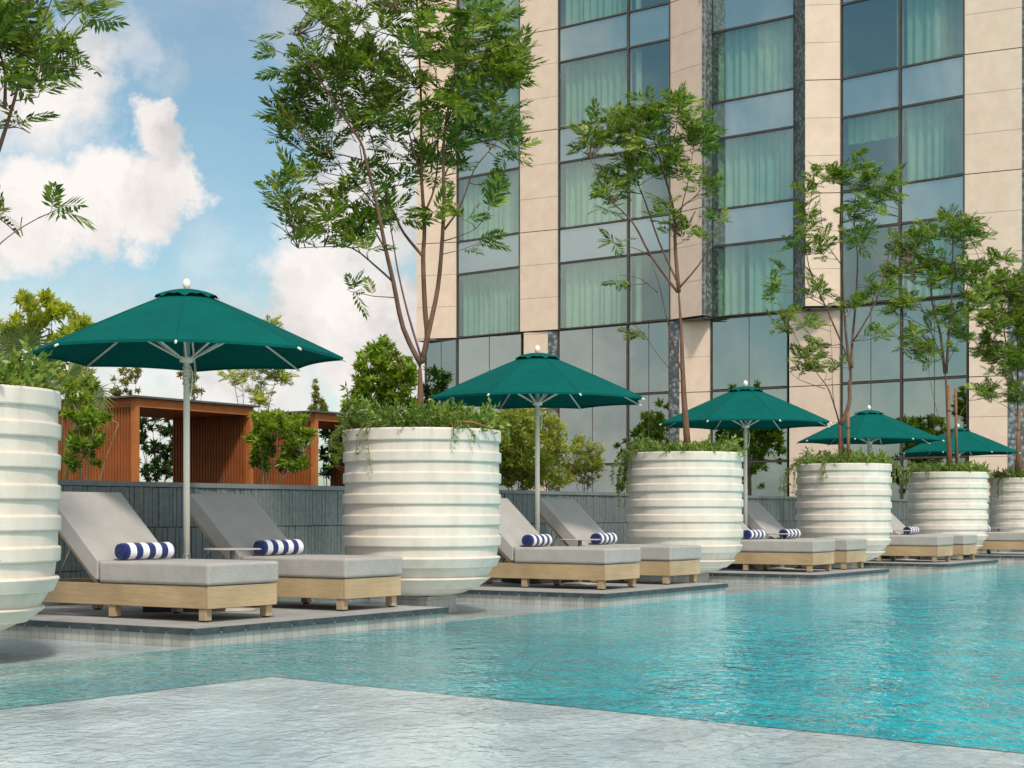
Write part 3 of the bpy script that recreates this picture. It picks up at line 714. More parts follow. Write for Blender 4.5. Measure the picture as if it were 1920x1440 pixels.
# rolled towels
def make_towel():
    root = empty('rolled_towel', (0, 0, 0), TH)
    m = MB(); n = 40; rad = 0.068; Lt = 0.50; nx = 26
    for i in range(nx+1):
        x = Lt*i/nx; e = min(x, Lt-x); rr = rad-0.010*max(0, 1-e/0.012)**2
        for k in range(n):
            a = 2*math.pi*k/n
            q = rr*(1+0.012*math.sin(3*a+x*20)+0.008*math.sin(7*a-x*33)); fl = 0.93 if math.sin(a) < -0.7 else 1.0
            m.v.append((x, q*math.cos(a)*1.02, rad*0.97+q*math.sin(a)*fl))
    for i in range(nx):
        for k in range(n):
            a = i*n+k; b = i*n+(k+1) % n; m.f.append((a, a+n, b+n, b)); m.uv.append([(0, 0)]*4); m.smooth.append(True)
    m.build('roll', MAT['towel'], root)
    for x in (0.001, Lt-0.001):      # coiled end
        m = MB(); pts = []
        for j in range(70):
            t = j/69; a = t*2*math.pi*3.2; q = 0.008+0.050*t
            pts.append((x, q*math.cos(a), rad*0.97+q*math.sin(a)))
        m.tube(pts, 0.0068, 6)
        m.build('coil', MAT['towel'] if x > 0.1 else MAT['towel'], root)
    return root
tw0 = make_towel()
tlab = ['blue and white striped towel rolled up on the nearest sunbed', 'blue and white striped rolled towel behind the first round table top', 'blue and white striped rolled towel just left of the second umbrella pole',
        'blue and white striped rolled towel on the sunbed with the sun-dappled back', 'blue and white striped rolled towel half hidden by the third planter', 'blue and white striped rolled towel behind the small table by the third umbrella',
        'blue and white striped rolled towel on the nearer sunbed of the fourth deck, mostly hidden', 'blue and white striped rolled towel seen between the fourth and fifth planters', 'tiny striped rolled towel at the right edge, behind the fifth planter']
for i, p in enumerate(TOW):
    o = tw0 if i == 0 else copy_tree(tw0)
    off = row((0, 0), 0.13+rnd.uniform(-.01, .01), rnd.uniform(-.005, .01)); o.location = (p.x+off.x, p.y+off.y, p.z+0.002); o.rotation_euler = (0, 0, TH+rnd.uniform(-.09, .09))
    tag(o, tlab[i], 'towel', 'rolled striped towels on the sunbeds')

# side tables
def make_table():
    root = empty('side_table', (0, 0, 0), TH)
    m = MB(); m.lathe([(0.0, 0.500), (0.228, 0.500), (0.235, 0.503), (0.235, 0.509), (0.230, 0.512), (0.0, 0.512)], 64); sharp_by_angle(m.build('table_top', MAT['tabletop'], root))
    m = MB(); m.tube([(0, 0, 0.02), (0, 0, 0.4995)], 0.022, 16); m.build('stem', MAT['tabletop'], root)
    m = MB(); m.lathe([(0.0, 0.0), (0.19, 0.0), (0.195, 0.004), (0.19, 0.012), (0.03, 0.022), (0.0, 0.022)], 48); m.build('base', MAT['tabletop'], root)
    return root
tb0 = make_table()
for i, (c, a, b, lab) in enumerate([(A, 1.72, 1.24, 'small round taupe table between the two nearest sunbeds'), (B, 1.73, 1.3, 'small round taupe table between the second pair of sunbeds'),
                                    (C, 1.85, 1.3, 'small round taupe table by the third umbrella pole'), (D_, 1.80, 1.3, 'small round taupe table seen between the fourth and fifth planters'), (E_, 1.75, 1.3, 'small round taupe table of the farthest deck, hidden but for its foot')]):
    o = tb0 if i == 0 else copy_tree(tb0)
    o.location = row(c, a, b); tag(o, lab, 'side table', 'round side tables between sunbeds')

# umbrellas
def make_umbrella():
    root = empty('pool_umbrella', (0, 0, 0))
    m = MB(); m.box(-0.33, 0.33, -0.33, 0.33, 0.0, 0.085); m.build('base', MAT['darkstone'], root, bevel=0.008, seg=2)
    m = MB(); m.tube([(0, 0, 0.085), (0, 0, 0.46)], 0.034, 20); m.build('sleeve', MAT['steel'], root)
    m = MB(); m.tube([(0, 0, 0.09), (0, 0, 2.60)], 0.0265, 20); m.build('pole', MAT['pole'], root)
    m = MB(); m.lathe([(0.0, 2.655), (0.012, 2.657), (0.014, 2.668), (0.024, 2.68), (0.032, 2.70), (0.033, 2.718), (0.027, 2.738), (0.016, 2.752), (0.0, 2.758)][::-1], 24); m.build('finial', MAT['pole'], root)
    Rr, zt, zh = 1.30, 2.625, 2.115
    def cz(t): return zt+(zh-zt)*(t*0.93+0.07*t*t)
    # canopy: eight panels, cloth sagging between the ribs and curved hem
    m = MB(); nr, na = 14, 12; V = {}
    def pt(s, j, i):
        t = i/nr; f = j/na; a0, a1 = 2*math.pi*s/8, 2*math.pi*(s+1)/8
        rr = 0.15+(Rr-0.15)*t
        p0 = Vector((rr*math.cos(a0), rr*math.sin(a0), cz(t))); p1 = Vector((rr*math.cos(a1), rr*math.sin(a1), cz(t)))
        p = p0.lerp(p1, f); bow = 4*f*(1-f); sag = -0.020*bow*math.sin(math.pi*min(1, t))*t + 0.012*bow*t**4
        c = Vector((p.x, p.y, 0)).normalized()*(-0.035*bow*t**6)
        return Vector((p.x+c.x, p.y+c.y, p.z+sag))
    for s in range(8):
        base = len(m.v)
        for i in range(nr+1):
            for j in range(na+1): m.v.append(tuple(pt(s, j, i)))
        for i in range(nr):
            for j in range(na):
                a = base+i*(na+1)+j; m.f.append((a, a+na+1, a+na+2, a+1)); m.uv.append([(0, 0)]*4); m.smooth.append(True)
    cn = m.build('canopy', MAT['canopy'], root)
    m = MB()
    for s in range(8): m.tube([pt(s, 0, i)+Vector((0, 0, .0015)) for i in range(nr+1)], 0.0022, 5)
    m.build('seam', MAT['canopy'], cn)
    # hem band
    m = MB()
    for s in range(8):
        pts = [pt(s, j, nr) for j in range(na+1)]
        for j in range(na):
            p, q = pts[j], pts[j+1]; m.quad([p+Vector((0, 0, .001)), q+Vector((0, 0, .001)), q*1.0+Vector((0, 0, -.022)), p+Vector((0, 0, -.022))])
    m.build('hem', MAT['canopy'], cn)
    # vent cap with scalloped edge
    m = MB(); n = 96; nr2 = 7; base = 0
    for i in range(nr2+1):
        t = i/nr2
        for k in range(n):
            a = 2*math.pi*k/n; sc = math.cos(math.pi/8)/math.cos(((a+math.pi/8*0) % (math.pi/4))-math.pi/8)
            rr = (0.018+(0.275-0.018)*t)*(sc if t > .3 else 1); lift = 0.022*abs(math.sin(4*a))**1.2*t**3+0.006*math.sin(17*a)*t**3
            m.v.append((rr*math.cos(a), rr*math.sin(a), 2.668-0.035*t**1.5-0.045*t**3+lift))
    for i in range(nr2):
        for k in range(n):
            a = i*n+k; b = i*n+(k+1) % n; m.f.append((a, a+n, b+n, b)); m.uv.append([(0, 0)]*4); m.smooth.append(True)
    m.build('vent_cap', MAT['canopy'], root)
    zr = 2.09
    m = MB(); m.lathe([(0.03, zr-0.035), (0.055, zr-0.03), (0.06, zr), (0.055, zr+0.02), (0.03, zr+0.025)][::-1], 24); m.build('runner', MAT['pole'], root)
    m = MB(); m.lathe([(0.03, 2.50), (0.05, 2.505), (0.05, 2.54), (0.03, 2.545)][::-1], 24); m.build('hub', MAT['pole'], root)
    for s in range(8):
        a = 2*math.pi*s/8; d = Vector((math.cos(a), math.sin(a), 0))
        m = MB(); pr = [d*rr+Vector((0, 0, cz((rr-.15)/(Rr-.15))-0.017)) for rr in (0.045, 0.5, 0.95, 1.325)]; m.tube(pr, 0.0105, 6); rib = m.build('rib', MAT['pole'], root)
        m = MB(); m.tube([d*0.05+Vector((0, 0, zr)), d*0.62+Vector((0, 0, cz(0.47/(Rr-.15))-0.03))], 0.0095, 6); m.build('strut', MAT['pole'], rib)
    # tied straps round the pole
    m = MB(); rr = random.Random(2)
    for k in range(6): m.tube([(0.031*math.cos(t), 0.031*math.sin(t), 1.88+0.025*k+0.012*math.sin(t+k)) for t in np.linspace(0, 2*math.pi, 14)], 0.006, 5)
    m.tube([(0.03, -0.02, 2.03), (0.05, -0.03, 1.97), (0.045, -0.028, 1.86), (0.038, -0.02, 1.78)], 0.006, 5)
    m.build('strap', MAT['pole'], root)
    return root
um0 = make_umbrella()
UM = [((-2.711, 13.33), 1.0, 8, 'big teal umbrella over the two nearest sunbeds'), ((0.295, 18.6), 1.0, 20, 'teal umbrella second from the camera, tree shadow on its right side'),
      ((3.43, 23.5), 1.0, 13, 'teal umbrella standing between the third and fourth planters'), ((6.45, 28.9), 1.0, 22, 'teal umbrella behind the trunk and stake of the fourth planter'),
      ((9.70, 34.8), 1.0, 16, 'farthest teal umbrella, behind the two brown stakes')]
for i, (p, s, rz, lab) in enumerate(UM):
    o = um0 if i == 0 else copy_tree(um0)
    o.location = (p[0], p[1], 0); o.rotation_euler = (0, 0, R(rz)); tag(o, lab, 'umbrella', 'teal parasols over the sunbeds')

# ------------------------------------------------------------------ cedar cabanas beyond the wall
def cabana(a0, w, lab):
    b0 = 9.0; dp = 1.65; zt = 2.455; zb = 0.62
    root = empty('cabana', row(A, a0, b0, 0), TH); tag(root, lab, 'cabana', 'red cedar cabanas beyond the wall')
    m = MB(); m.box(-0.12, w+0.12, -0.10, dp+0.12, zt, zt+0.028); m.build('roof', MAT['roofgrey'], root)
    m = MB(); m.box(-0.03, w+0.03, -0.03, 0.06, zt-0.13, zt-0.002); m.box(-0.03, w+0.03, dp-0.06, dp, zt-0.13, zt-0.002)
    m.build('beam', MAT['cedarbeam'], root)
    m = MB()
    m.box(-0.01, w+0.01, 0.061, dp-0.061, zt-0.09, zt-0.003)
    for k in range(int((dp-0.13)/0.1)): m.box(0.0, w, 0.062+k*0.1, 0.156+k*0.1, zt-0.125, zt-0.091)
    m.build('ceiling', MAT['cedarbeam'], root)
    for xx in (-0.03, w-0.045):
        m = MB(); m.box(xx, xx+0.075, -0.028, 0.062, zb, zt-0.131); m.build('post', MAT['cedarbeam'], root)
    for x0 in (0.0, w-0.05):
        m = MB(); k = 0
        y = 0.075
        while y < dp-0.06:
            m.box(x0-0.012, x0+0.055, y, y+0.030, zb, zt-0.126); y += 0.060
        m.box(x0+0.015, x0+0.03, 0.07, dp-0.06, zb, zt-0.127)
        m.build('slat_wall', MAT['cedar'], root)
    return root
cabana(8.15, 2.42, 'red cedar slatted cabana behind the nearest umbrella pole')
cabana(12.13, 2.42, 'second red cedar cabana, partly hidden behind the tallest tree\'s planter')

# ------------------------------------------------------------------ hotel
def P2(x, Dp): return Vector(((x-960)/F*Dp, Dp))
hotel = empty('hotel_building', (0, 0, 0)); tag(hotel, 'tall hotel with cream stone pillars and curtained tinted windows', 'building')
FL = 3.3; ZS = 6.84; ZG = 0.62
def pillar(p0, p1, z0, z1, name='stone_pillar', depth=0.09, phase=ZS):
    m = MB(); z = z0
    # three courses to a floor
    k0 = math.floor((z0-phase)/(FL/3)-1e-6)
    k = k0
    while True:
        a = max(z0, phase+k*FL/3); b = min(z1, phase+(k+1)*FL/3)
        if a >= z1-1e-6: break
        if b-a > 0.05: m.wallbox(p0, p1, a+(0.022 if k % 3 == 0 else 0.005), b-0.005, depth)
        k += 1
    o = m.build(name, MAT['stone'], hotel)
    t = (p1-p0).normalized(); m = MB(); m.wallbox(p0+t*0.015, p1-t*0.015, z0+0.01, z1, depth-0.03, -0.02); m.build('joint', MAT['joint'], o)
def screen(p0, p1, z0, z1, out=0.02):
    m = MB(); z = z0
    while z < z1-0.01:
        b = min(z1, z+FL/3); m.wallbox(p0, p1, z+0.012, b, 0.03+out, out); z = b
    m.build('screen_panel', MAT['screen'], hotel)
def frame_ring(p0, p1, z0, z1, w=0.034, out=0.03):
    t = (p1-p0).normalized(); m = MB()
    m.wallbox(p0, p0+t*w, z0, z1, 0.12, out); m.wallbox(p1-t*w, p1, z0, z1, 0.12, out)
    m.wallbox(p0+t*w, p1-t*w, z0, z0+w, 0.12, out); m.wallbox(p0+t*w, p1-t*w, z1-w*0.5, z1, 0.12, out)
    return m.build('window', MAT['bronze'], hotel)
def pane(fr, p0, p1, z0, z1, mat='glass', name='pane'):
    t = (p1-p0).normalized(); m = MB(); a, b = p0+t*0.056, p1-t*0.056
    m.wallbox(a, b, z0+0.056, z1-0.03, 0.012, -0.012); return m.build(name, MAT[mat], fr)
def curtain(fr, p0, p1, z0, z1, f0, f1, mat='curtain', seed=0, back=0.28):
    r = random.Random(seed); t = (p1-p0); L_ = t.length; t.normalize(); n = Vector((t.y, -t.x))
    s = f0*L_; S = [s]; 
    while s < f1*L_: s += r.uniform(0.012, 0.05); S.append(min(s, f1*L_))
    m = MB(); top = []; bot = []; ph = 0
    for s in S:
        ph += r.uniform(0.5, 1.0); d = 0.05*math.sin(ph)+0.02*math.sin(ph*0.37)
        q = p0+t*s-n*(back-d); q2 = p0+t*(s+0.015*math.sin(ph*.6))-n*(back-d*1.25); top.append(q); bot.append(q2)
    for i in range(len(S)-1):
        m.quad([(bot[i].x, bot[i].y, z0), (bot[i+1].x, bot[i+1].y, z0), (top[i+1].x, top[i+1].y, z1), (top[i].x, top[i].y, z1)])
    m.build('curtain', MAT[mat], fr)

ZT = ZS+4*FL
# upper storeys, plan points (pixel column, distance) left to right
q = {k: P2(*v) for k, v in dict(a=(781, 55.5), b=(857, 55.1), c=(975, 53.3), d=(1047.5, 52.6), e=(1257, 49.95), f=(1318, 48.8), g=(1334, 49.35), h=(1490, 47.6), i=(1510, 46.7), j=(1577, 46.6), k=(1809, 44.1), l=(1916, 43.4), m=(1930, 43.9), n=(2090, 42.2), o=(2200, 41.0)).items()}
m1 = q['e'].lerp(q['d'], 0.365); m2 = q['j'].lerp(q['k'], 0.49)
for a_, b_ in (('a', 'b'), ('c', 'd'), ('e', 'f'), ('i', 'j'), ('k', 'l'), ('n', 'o')): pillar(q[a_], q[b_], ZS, ZT)
for a_, b_ in (('f', 'g'), ('h', 'i'), ('l', 'm')): screen(q[a_], q[b_], ZS, ZT, 0.015 if a_ == 'h' else 0.03)
bays = [('b', 'c', None), ('d', 'e', m1), ('g', 'h', None), ('j', 'k', m2), ('m', 'n', None)]
sd = 0
for bi, (a_, b_, mid) in enumerate(bays):
    pts = [q[a_], q[b_]] if mid is None else [q[a_], mid, q[b_]]
    for k in range(4):
        z0 = ZS+k*FL
        for pi in range(len(pts)-1):
            sd += 1; p0_, p1_ = pts[pi], pts[pi+1]
            fr = frame_ring(p0_, p1_, z0, z0+2.165); pane(fr, p0_, p1_, z0, z0+2.165)
            f2 = frame_ring(p0_, p1_, z0+2.165, z0+FL); pane(f2, p0_, p1_, z0+2.165, z0+FL, 'spandrel', 'spandrel')
            zc = z0+0.06; zd = z0+2.165-0.02
            if bi in (0, 2, 4):
                gp_ = 0.47+0.02*k+0.06*math.sin(sd*2.3)
                curtain(fr, p0_, p1_, zc, zd, 0.03, gp_-(0.06 if (bi == 2 and k == 0) else 0.004), seed=sd); curtain(fr, p0_, p1_, zc, zd, gp_+0.004, 0.98, seed=sd+50)
            elif bi == 1 and pi == 0: curtain(fr, p0_, p1_, zc, zd, 0.04, 0.98, seed=sd)
            elif bi == 1: curtain(fr, p0_, p1_, zc, zd, 0.08, 0.20, seed=sd)
            elif bi == 3 and pi == 0:
                if k in (2, 3, 0): curtain(fr, p0_, p1_, zc, zd, 0.88, 0.98, seed=sd)
                if k == 1: curtain(fr, p0_, p1_, zd-0.72, zd, 0.05, 0.98, 'blind', sd)
            else:
                curtain(fr, p0_, p1_, zc, zd, 0.05, 0.64, seed=sd); curtain(fr, p0_, p1_, zc, zd, 0.64, 0.99, 'greencurtain', sd+9, 0.25)
# lower storeys
w = {k: P2(*v) for k, v in dict(a=(797, 55.9), a2=(857, 55.15), b=(979, 53.4), c=(982, 53.25), d=(1028, 52.85), e=(1046, 52.7), f=(1256, 50.05), g=(1274, 49.85), h=(1333, 49.5), i=(1478, 47.9), j=(1480, 47.6), k=(1576.5, 46.75), l=(1815, 44.25), m=(1817, 44.15), n=(1889, 43.7), o=(1930, 43.95), p=(2200, 41.2)).items()}
for a_, b_ in (('c', 'd'), ('g', 'h'), ('j', 'k'), ('m', 'n')): pillar(w[a_], w[b_], ZG, ZS-0.02, phase=ZS-FL*0.69)
for a_, b_ in (('d', 'e'), ('f', 'g'), ('n', 'o')): screen(w[a_], w[b_], ZG, ZS-0.02)
mm1 = w['f'].lerp(w['e'], 0.365); mm2 = w['k'].lerp(w['l'], 0.49); lows = [(w['a'], w['a2']), (w['a2'], w['b']), (w['e'], mm1), (mm1, w['f']), (w['h'], w['i']), (w['k'], mm2), (mm2, w['l']), (w['o'], w['p'])]
for p0_, p1_ in lows:
    for (za, zb) in ((ZG, 2.37), (2.37, 4.58), (4.58, ZS-0.01)):
        fr = frame_ring(p0_, p1_, za, zb); pane(fr, p0_, p1_, za, zb, 'lowglass')
        if zb < 5 and p0_.x > 5.5: curtain(fr, p0_, p1_, za+.05, zb-.03, 0.03, 0.97, 'greencurtain', int(p0_.x*10), 0.4)
    midp = p0_.lerp(p1_, 0.5); t = (p1_-p0_).normalized(); m = MB(); m.wallbox(midp-t*.006, midp+t*.006, ZG, ZS-0.02, 0.02, 0.0); m.build('mullion', MAT['bronze'], hotel)
# rooms behind the glass, side and back walls, roof
m = MB(); bk = lambda p, d: Vector((p.x+0.40*d, p.y+0.92*d))
keys = 'abcdefghijklmno'
for k in range(5):
    zf = ZS+k*FL-0.03
    for s in range(len(keys)-1):
        a_, b_ = q[keys[s]], q[keys[s+1]]; n = Vector(((b_-a_).normalized().y, -(b_-a_).normalized().x)); a2, b2 = a_-n*0.10, b_-n*0.10
        c_, d_ = bk(b_, 4.5), bk(a_, 4.5)
        th_ = 0.30 if k else 0.02; m.hexa([(a2.x, a2.y, zf-th_), (b2.x, b2.y, zf-th_), (c_.x, c_.y, zf-th_), (d_.x, d_.y, zf-th_)], [(a2.x, a2.y, zf), (b2.x, b2.y, zf), (c_.x, c_.y, zf), (d_.x, d_.y, zf)])
m.build('floor_slab', MAT['room'], hotel)
m = MB()
for s in range(len(keys)-1): m.wallbox(bk(q[keys[s]], 4.5), bk(q[keys[s+1]], 4.5), ZG, ZT, 0.2)
for kk in 'bcdefghijklm':
    a_, b_ = bk(q[kk], 0.95), bk(q[kk], 4.5); m.wallbox(a_, b_, ZG, ZT, 0.12)
m.build('inner_wall', MAT['room'], hotel)
m = MB(); a_, b_ = bk(q['a'], 16), q['a']+Vector((0.0, 0.91)); m.wallbox(a_, bk(q['a'], 0.95), ZS, ZT, 0.3)
m.wallbox(bk(w['a'], 16), bk(w['a'], 0.1), ZG, ZS, 0.2); m.wallbox(q['o'], bk(q['o'], 16), ZG, ZT, 0.3)
c_ = bk(q['o'], 16); m.wallbox(c_, a_, ZG, ZT, 0.3)
m.build('side_wall', MAT['stone'], hotel)
m = MB(); pp = [q[k_] for k_ in keys]
rf = [(p.x, p.y) for p in pp]+[(c_.x, c_.y), (a_.x, a_.y)]
for i_ in range(len(rf)): pass
m.quad([(x, y, ZT+0.02) for x, y in rf]); m.build('roof', MAT['roofgrey'], hotel)

# ------------------------------------------------------------------ trees in the planters (measured limb by limb)
G = 'slim trees growing in the planters'
tree_px('planter_tree', (PL[1][0], PL[1][1], 1.50), [
    (0.050, [(787, 812), (788, 740), (788, 678)], 0, 0), 
    (0.030, [(788, 684), (757, 617), (741, 533), (725, 470), (709, 390), (693, 317), (680, 280), (640, 222), (598, 148), (572, 95)], -0.5),
    (0.016, [(788, 670), (765, 586), (746, 507), (735, 449), (722, 370), (720, 295)], 0.3),
    (0.034, [(789, 680), (800, 633), (795, 580), (792, 485), (795, 422), (791, 338), (788, 253), (786, 158), (783, 53), (780, -30)], 0.15),
    (0.030, [(790, 676), (809, 607), (821, 538), (830, 449), (833, 369), (833, 285), (841, 211), (857, 132), (862, 53), (865, -30)], -0.2),
    (0.018, [(793, 480), (757, 433), (735, 390), (714, 343), (690, 250), (668, 170)], 0.6), (0.014, [(832, 430), (862, 390), (889, 327), (915, 295), (947, 262)], -0.3),
    (0.008, [(830, 452), (857, 449), (894, 438), (915, 415)], -0.4), (0.014, [(738, 528), (704, 501), (662, 470), (614, 470), (567, 475)], -0.3),
    (0.012, [(725, 470), (680, 400), (630, 370), (570, 360)], 0.4), (0.014, [(795, 400), (815, 340), (818, 250), (815, 150), (812, 50)], 0.5), (0.012, [(788, 330), (765, 240), (755, 150), (750, 50)], -0.5),
    (0.010, [(680, 300), (650, 300), (590, 290), (540, 220)], -0.6), (0.010, [(833, 330), (860, 270), (905, 200), (950, 150)], 0.4), (0.010, [(640, 222), (640, 150), (650, 60)], 0.3), (0.010, [(709, 390), (660, 330), (620, 290)], 0.2)],
    [(750, 60, 210, 100), (890, 110, 95, 105), (640, 120, 90, 85), (555, 175, 60, 65), (595, 270, 80, 55), (640, 340, 60, 50), (565, 365, 55, 45), (600, 425, 62, 35), (565, 440, 50, 26), (660, 465, 55, 30),
     (710, 200, 70, 70), (840, 230, 80, 70), (940, 230, 50, 50), (950, 110, 45, 60), (880, 320, 45, 28), (915, 408, 28, 20), (905, 445, 14, 22), (862, 415, 18, 12), (803, 400, 28, 22), (780, 290, 70, 50), (720, 370, 48, 50), (690, 430, 50, 32), (525, 105, 30, 20), (660, 540, 16, 10), (935, 265, 40, 25)],
    'tallest leafy tree, its reddish trunk forking into four above a white planter', 'tree', G, flen=0.25, per=5, dens=0.47, seed=21, depth=0.85)
tree_px('planter_tree', (PL[2][0], PL[2][1], 1.50), [
    (0.048, [(1289, 850), (1283, 733), (1278, 622), (1272, 544)], 0, 0),
    (0.032, [(1272, 548), (1266, 471), (1264, 393), (1249, 330), (1228, 257), (1215, 210)], 0.2), (0.016, [(1273, 541), (1307, 500), (1327, 461), (1345, 420)], -0.4),
    (0.022, [(1270, 548), (1220, 481), (1186, 422), (1137, 374), (1105, 306)], -0.3), (0.018, [(1268, 525), (1239, 452), (1215, 374), (1195, 320), (1170, 250)], 0.5),
    (0.014, [(1266, 440), (1283, 374), (1297, 320), (1307, 247)], 0.3), (0.016, [(1280, 704), (1254, 622), (1234, 549), (1215, 500)], -0.5), (0.008, [(1284, 726), (1235, 670), (1203, 628), (1180, 612)], -0.3),
    (0.012, [(1249, 330), (1262, 270), (1270, 210)], -0.3), (0.010, [(1220, 481), (1190, 470), (1150, 462)], -0.3), (0.012, [(1264, 400), (1300, 370), (1335, 360), (1365, 402)], 0.2), (0.008, [(1234, 549), (1200, 525), (1160, 520)], -.2)],
    [(1195, 225, 70, 42), (1262, 225, 58, 40), (1105, 275, 30, 28), (1140, 245, 38, 35), (1160, 335, 40, 32), (1128, 378, 32, 14), (1200, 300, 60, 38), (1255, 310, 38, 30), (1322, 358, 32, 14), (1300, 265, 28, 32), (1368, 405, 20, 9), (1240, 395, 26, 20), (1283, 445, 18, 14), (1318, 452, 12, 12), (1145, 462, 22, 9), (1155, 520, 15, 9), (1183, 612, 20, 8), (1308, 225, 18, 25), (1270, 420, 20, 14)],
    'slim tree with one straight bare trunk and a small flat-topped crown', 'tree', G, flen=0.24, per=5, dens=0.62, seed=22, depth=0.9)
tree_px('planter_tree', (PL[3][0], PL[3][1], 1.50), [
    (0.055, [(1577, 872), (1575, 800), (1576, 793)], 0, 0), (0.044, [(1576, 797), (1593, 758), (1594, 720), (1597, 700), (1587, 625), (1580, 500), (1577, 425), (1580, 345)], 0.1),
    (0.018, [(1575, 797), (1562, 765), (1547, 729), (1523, 700), (1490, 650), (1462, 600)], -0.5), (0.030, [(1597, 690), (1600, 640), (1610, 565), (1615, 475), (1612, 400), (1622, 325)], 0.5),
    (0.020, [(1600, 640), (1640, 565), (1660, 480), (1680, 390)], -0.4), (0.018, [(1590, 670), (1550, 575), (1520, 500), (1515, 425), (1528, 360)], 0.3), (0.010, [(1575, 800), (1560, 740), (1556, 660), (1545, 560)], -.3),
    (0.010, [(1580, 500), (1550, 440), (1545, 350)], 0.4), (0.010, [(1550, 575), (1500, 555), (1445, 545)], -0.4), (0.010, [(1612, 470), (1640, 420), (1660, 360)], 0.4), (0.008, [(1547, 729), (1500, 710), (1480, 690)], 0.2)],
    [(1540, 345, 40, 26), (1600, 325, 48, 32), (1660, 360, 42, 32), (1515, 400, 22, 26), (1500, 450, 22, 22), (1530, 462, 30, 26), (1615, 395, 45, 26), (1440, 545, 22, 14), (1480, 500, 14, 9), (1500, 600, 34, 22), (1468, 612, 20, 9), (1540, 540, 28, 24), (1600, 560, 28, 26), (1650, 540, 26, 26), (1640, 630, 24, 16), (1500, 690, 34, 22), (1565, 690, 16, 14), (1590, 450, 40, 20), (1545, 650, 24, 20)],
    'tree with forked pale trunk and one stake, right of the third umbrella', 'tree', G, flen=0.24, per=5, dens=0.55, seed=23, depth=0.9)
tree_px('planter_tree', (PL[4][0], PL[4][1], 1.50), [
    (0.050, [(1782, 880), (1779, 800), (1775, 725), (1772, 690)], 0, 0), (0.034, [(1772, 700), (1765, 625), (1752, 565), (1748, 500), (1738, 430)], 0.3), (0.034, [(1774, 700), (1778, 620), (1780, 575), (1780, 475), (1775, 420)], -0.3),
    (0.016, [(1774, 690), (1740, 620), (1715, 560), (1695, 500)], -0.4), (0.016, [(1779, 600), (1810, 560), (1830, 500), (1860, 470)], 0.4), (0.010, [(1780, 835), (1757, 780), (1738, 710), (1732, 660)], -0.3),
    (0.010, [(1780, 830), (1800, 780), (1822, 750), (1840, 735)], 0.2), (0.012, [(1772, 690), (1800, 640), (1825, 600)], 0.3), (0.010, [(1765, 625), (1720, 600), (1680, 560)], 0.4), (0.010, [(1780, 480), (1800, 440), (1820, 420)], -.2)],
    [(1700, 450, 34, 28), (1760, 435, 55, 26), (1820, 440, 44, 24), (1872, 485, 20, 18), (1690, 510, 26, 24), (1740, 505, 45, 32), (1800, 515, 45, 34), (1700, 570, 32, 24), (1770, 600, 45, 26), (1830, 560, 30, 26), (1690, 640, 28, 20), (1738, 665, 36, 24), (1660, 590, 16, 12), (1820, 620, 28, 18), (1845, 735, 16, 12), (1690, 480, 22, 16)],
    'bushy-crowned tree between two brown stakes, second from the right', 'tree', G, flen=0.24, per=5, dens=0.62, seed=24, depth=0.95)
tree_px('planter_tree', (PL[5][0], PL[5][1], 1.50), [
    (0.050, [(1912, 895), (1910, 800), (1906, 740)], 0, 0), (0.030, [(1907, 745), (1890, 680), (1876, 610), (1870, 540)], -0.3), (0.030, [(1908, 745), (1912, 650), (1915, 540)], 0.3), (0.014, [(1900, 715), (1870, 700), (1848, 690)], -.4), (0.012, [(1908, 780), (1890, 760), (1850, 735)], 0.4), (0.012, [(1880, 630), (1860, 600), (1845, 580)], 0.4)],
    [(1872, 545, 40, 30), (1905, 520, 30, 20), (1850, 600, 22, 34), (1900, 600, 28, 34), (1868, 680, 32, 26), (1848, 732, 20, 16), (1903, 740, 18, 26), (1935, 570, 30, 50), (1925, 660, 22, 40), (1835, 560, 18, 14), (1855, 650, 24, 22)],
    'tree cut off by the right edge of the photo, in the farthest planter', 'tree', G, flen=0.24, per=7, dens=0.8, seed=25, depth=0.95)
tree_px('planter_tree', (PL[0][0], PL[0][1], 1.50), [
    (0.050, [(-115, 740), (-112, 600), (-110, 520)], 0, 0), (0.026, [(-110, 540), (-60, 400), (-20, 300), (2, 235), (22, 150), (30, 60), (30, -40)], 0.2), (0.030, [(-112, 530), (-115, 350), (-105, 180), (-100, -60)], -0.2),
    (0.030, [(-113, 530), (-170, 380), (-220, 200), (-250, 40)], 0.3), (0.009, [(-100, 560), (-40, 515), (0, 470), (42, 442), (88, 420)], -0.2, 0.0), (0.005, [(42, 442), (40, 425), (40, 407)], 0), (0.007, [(-50, 380), (0, 410), (30, 440)], .1),
    (0.016, [(10, 200), (-5, 120), (-40, 40)], 0.3), (0.011, [(25, 130), (60, 90), (95, 45), (120, 0)], -0.2), (0.008, [(80, 65), (110, 75), (138, 95)], 0.1), (0.008, [(20, 180), (60, 165), (105, 140)], -0.2), (0.006, [(0, 240), (25, 232), (40, 235)], .2)],
    [(50, 40, 90, 60), (150, 10, 55, 28), (165, 108, 26, 20), (30, 140, 45, 35), (85, 115, 28, 30), (40, 212, 14, 8), (100, 145, 12, 9), (122, 412, 26, 26), (6, 378, 18, 12), (15, 75, 60, 40), (-90, 0, 100, 120), (-200, 100, 90, 120), (15, 165, 20, 14)],
    'tree whose branches reach in at the upper left corner of the photo', 'tree', G, flen=0.22, per=6, dens=0.9, seed=27, depth=0.55, twig=0.0045)

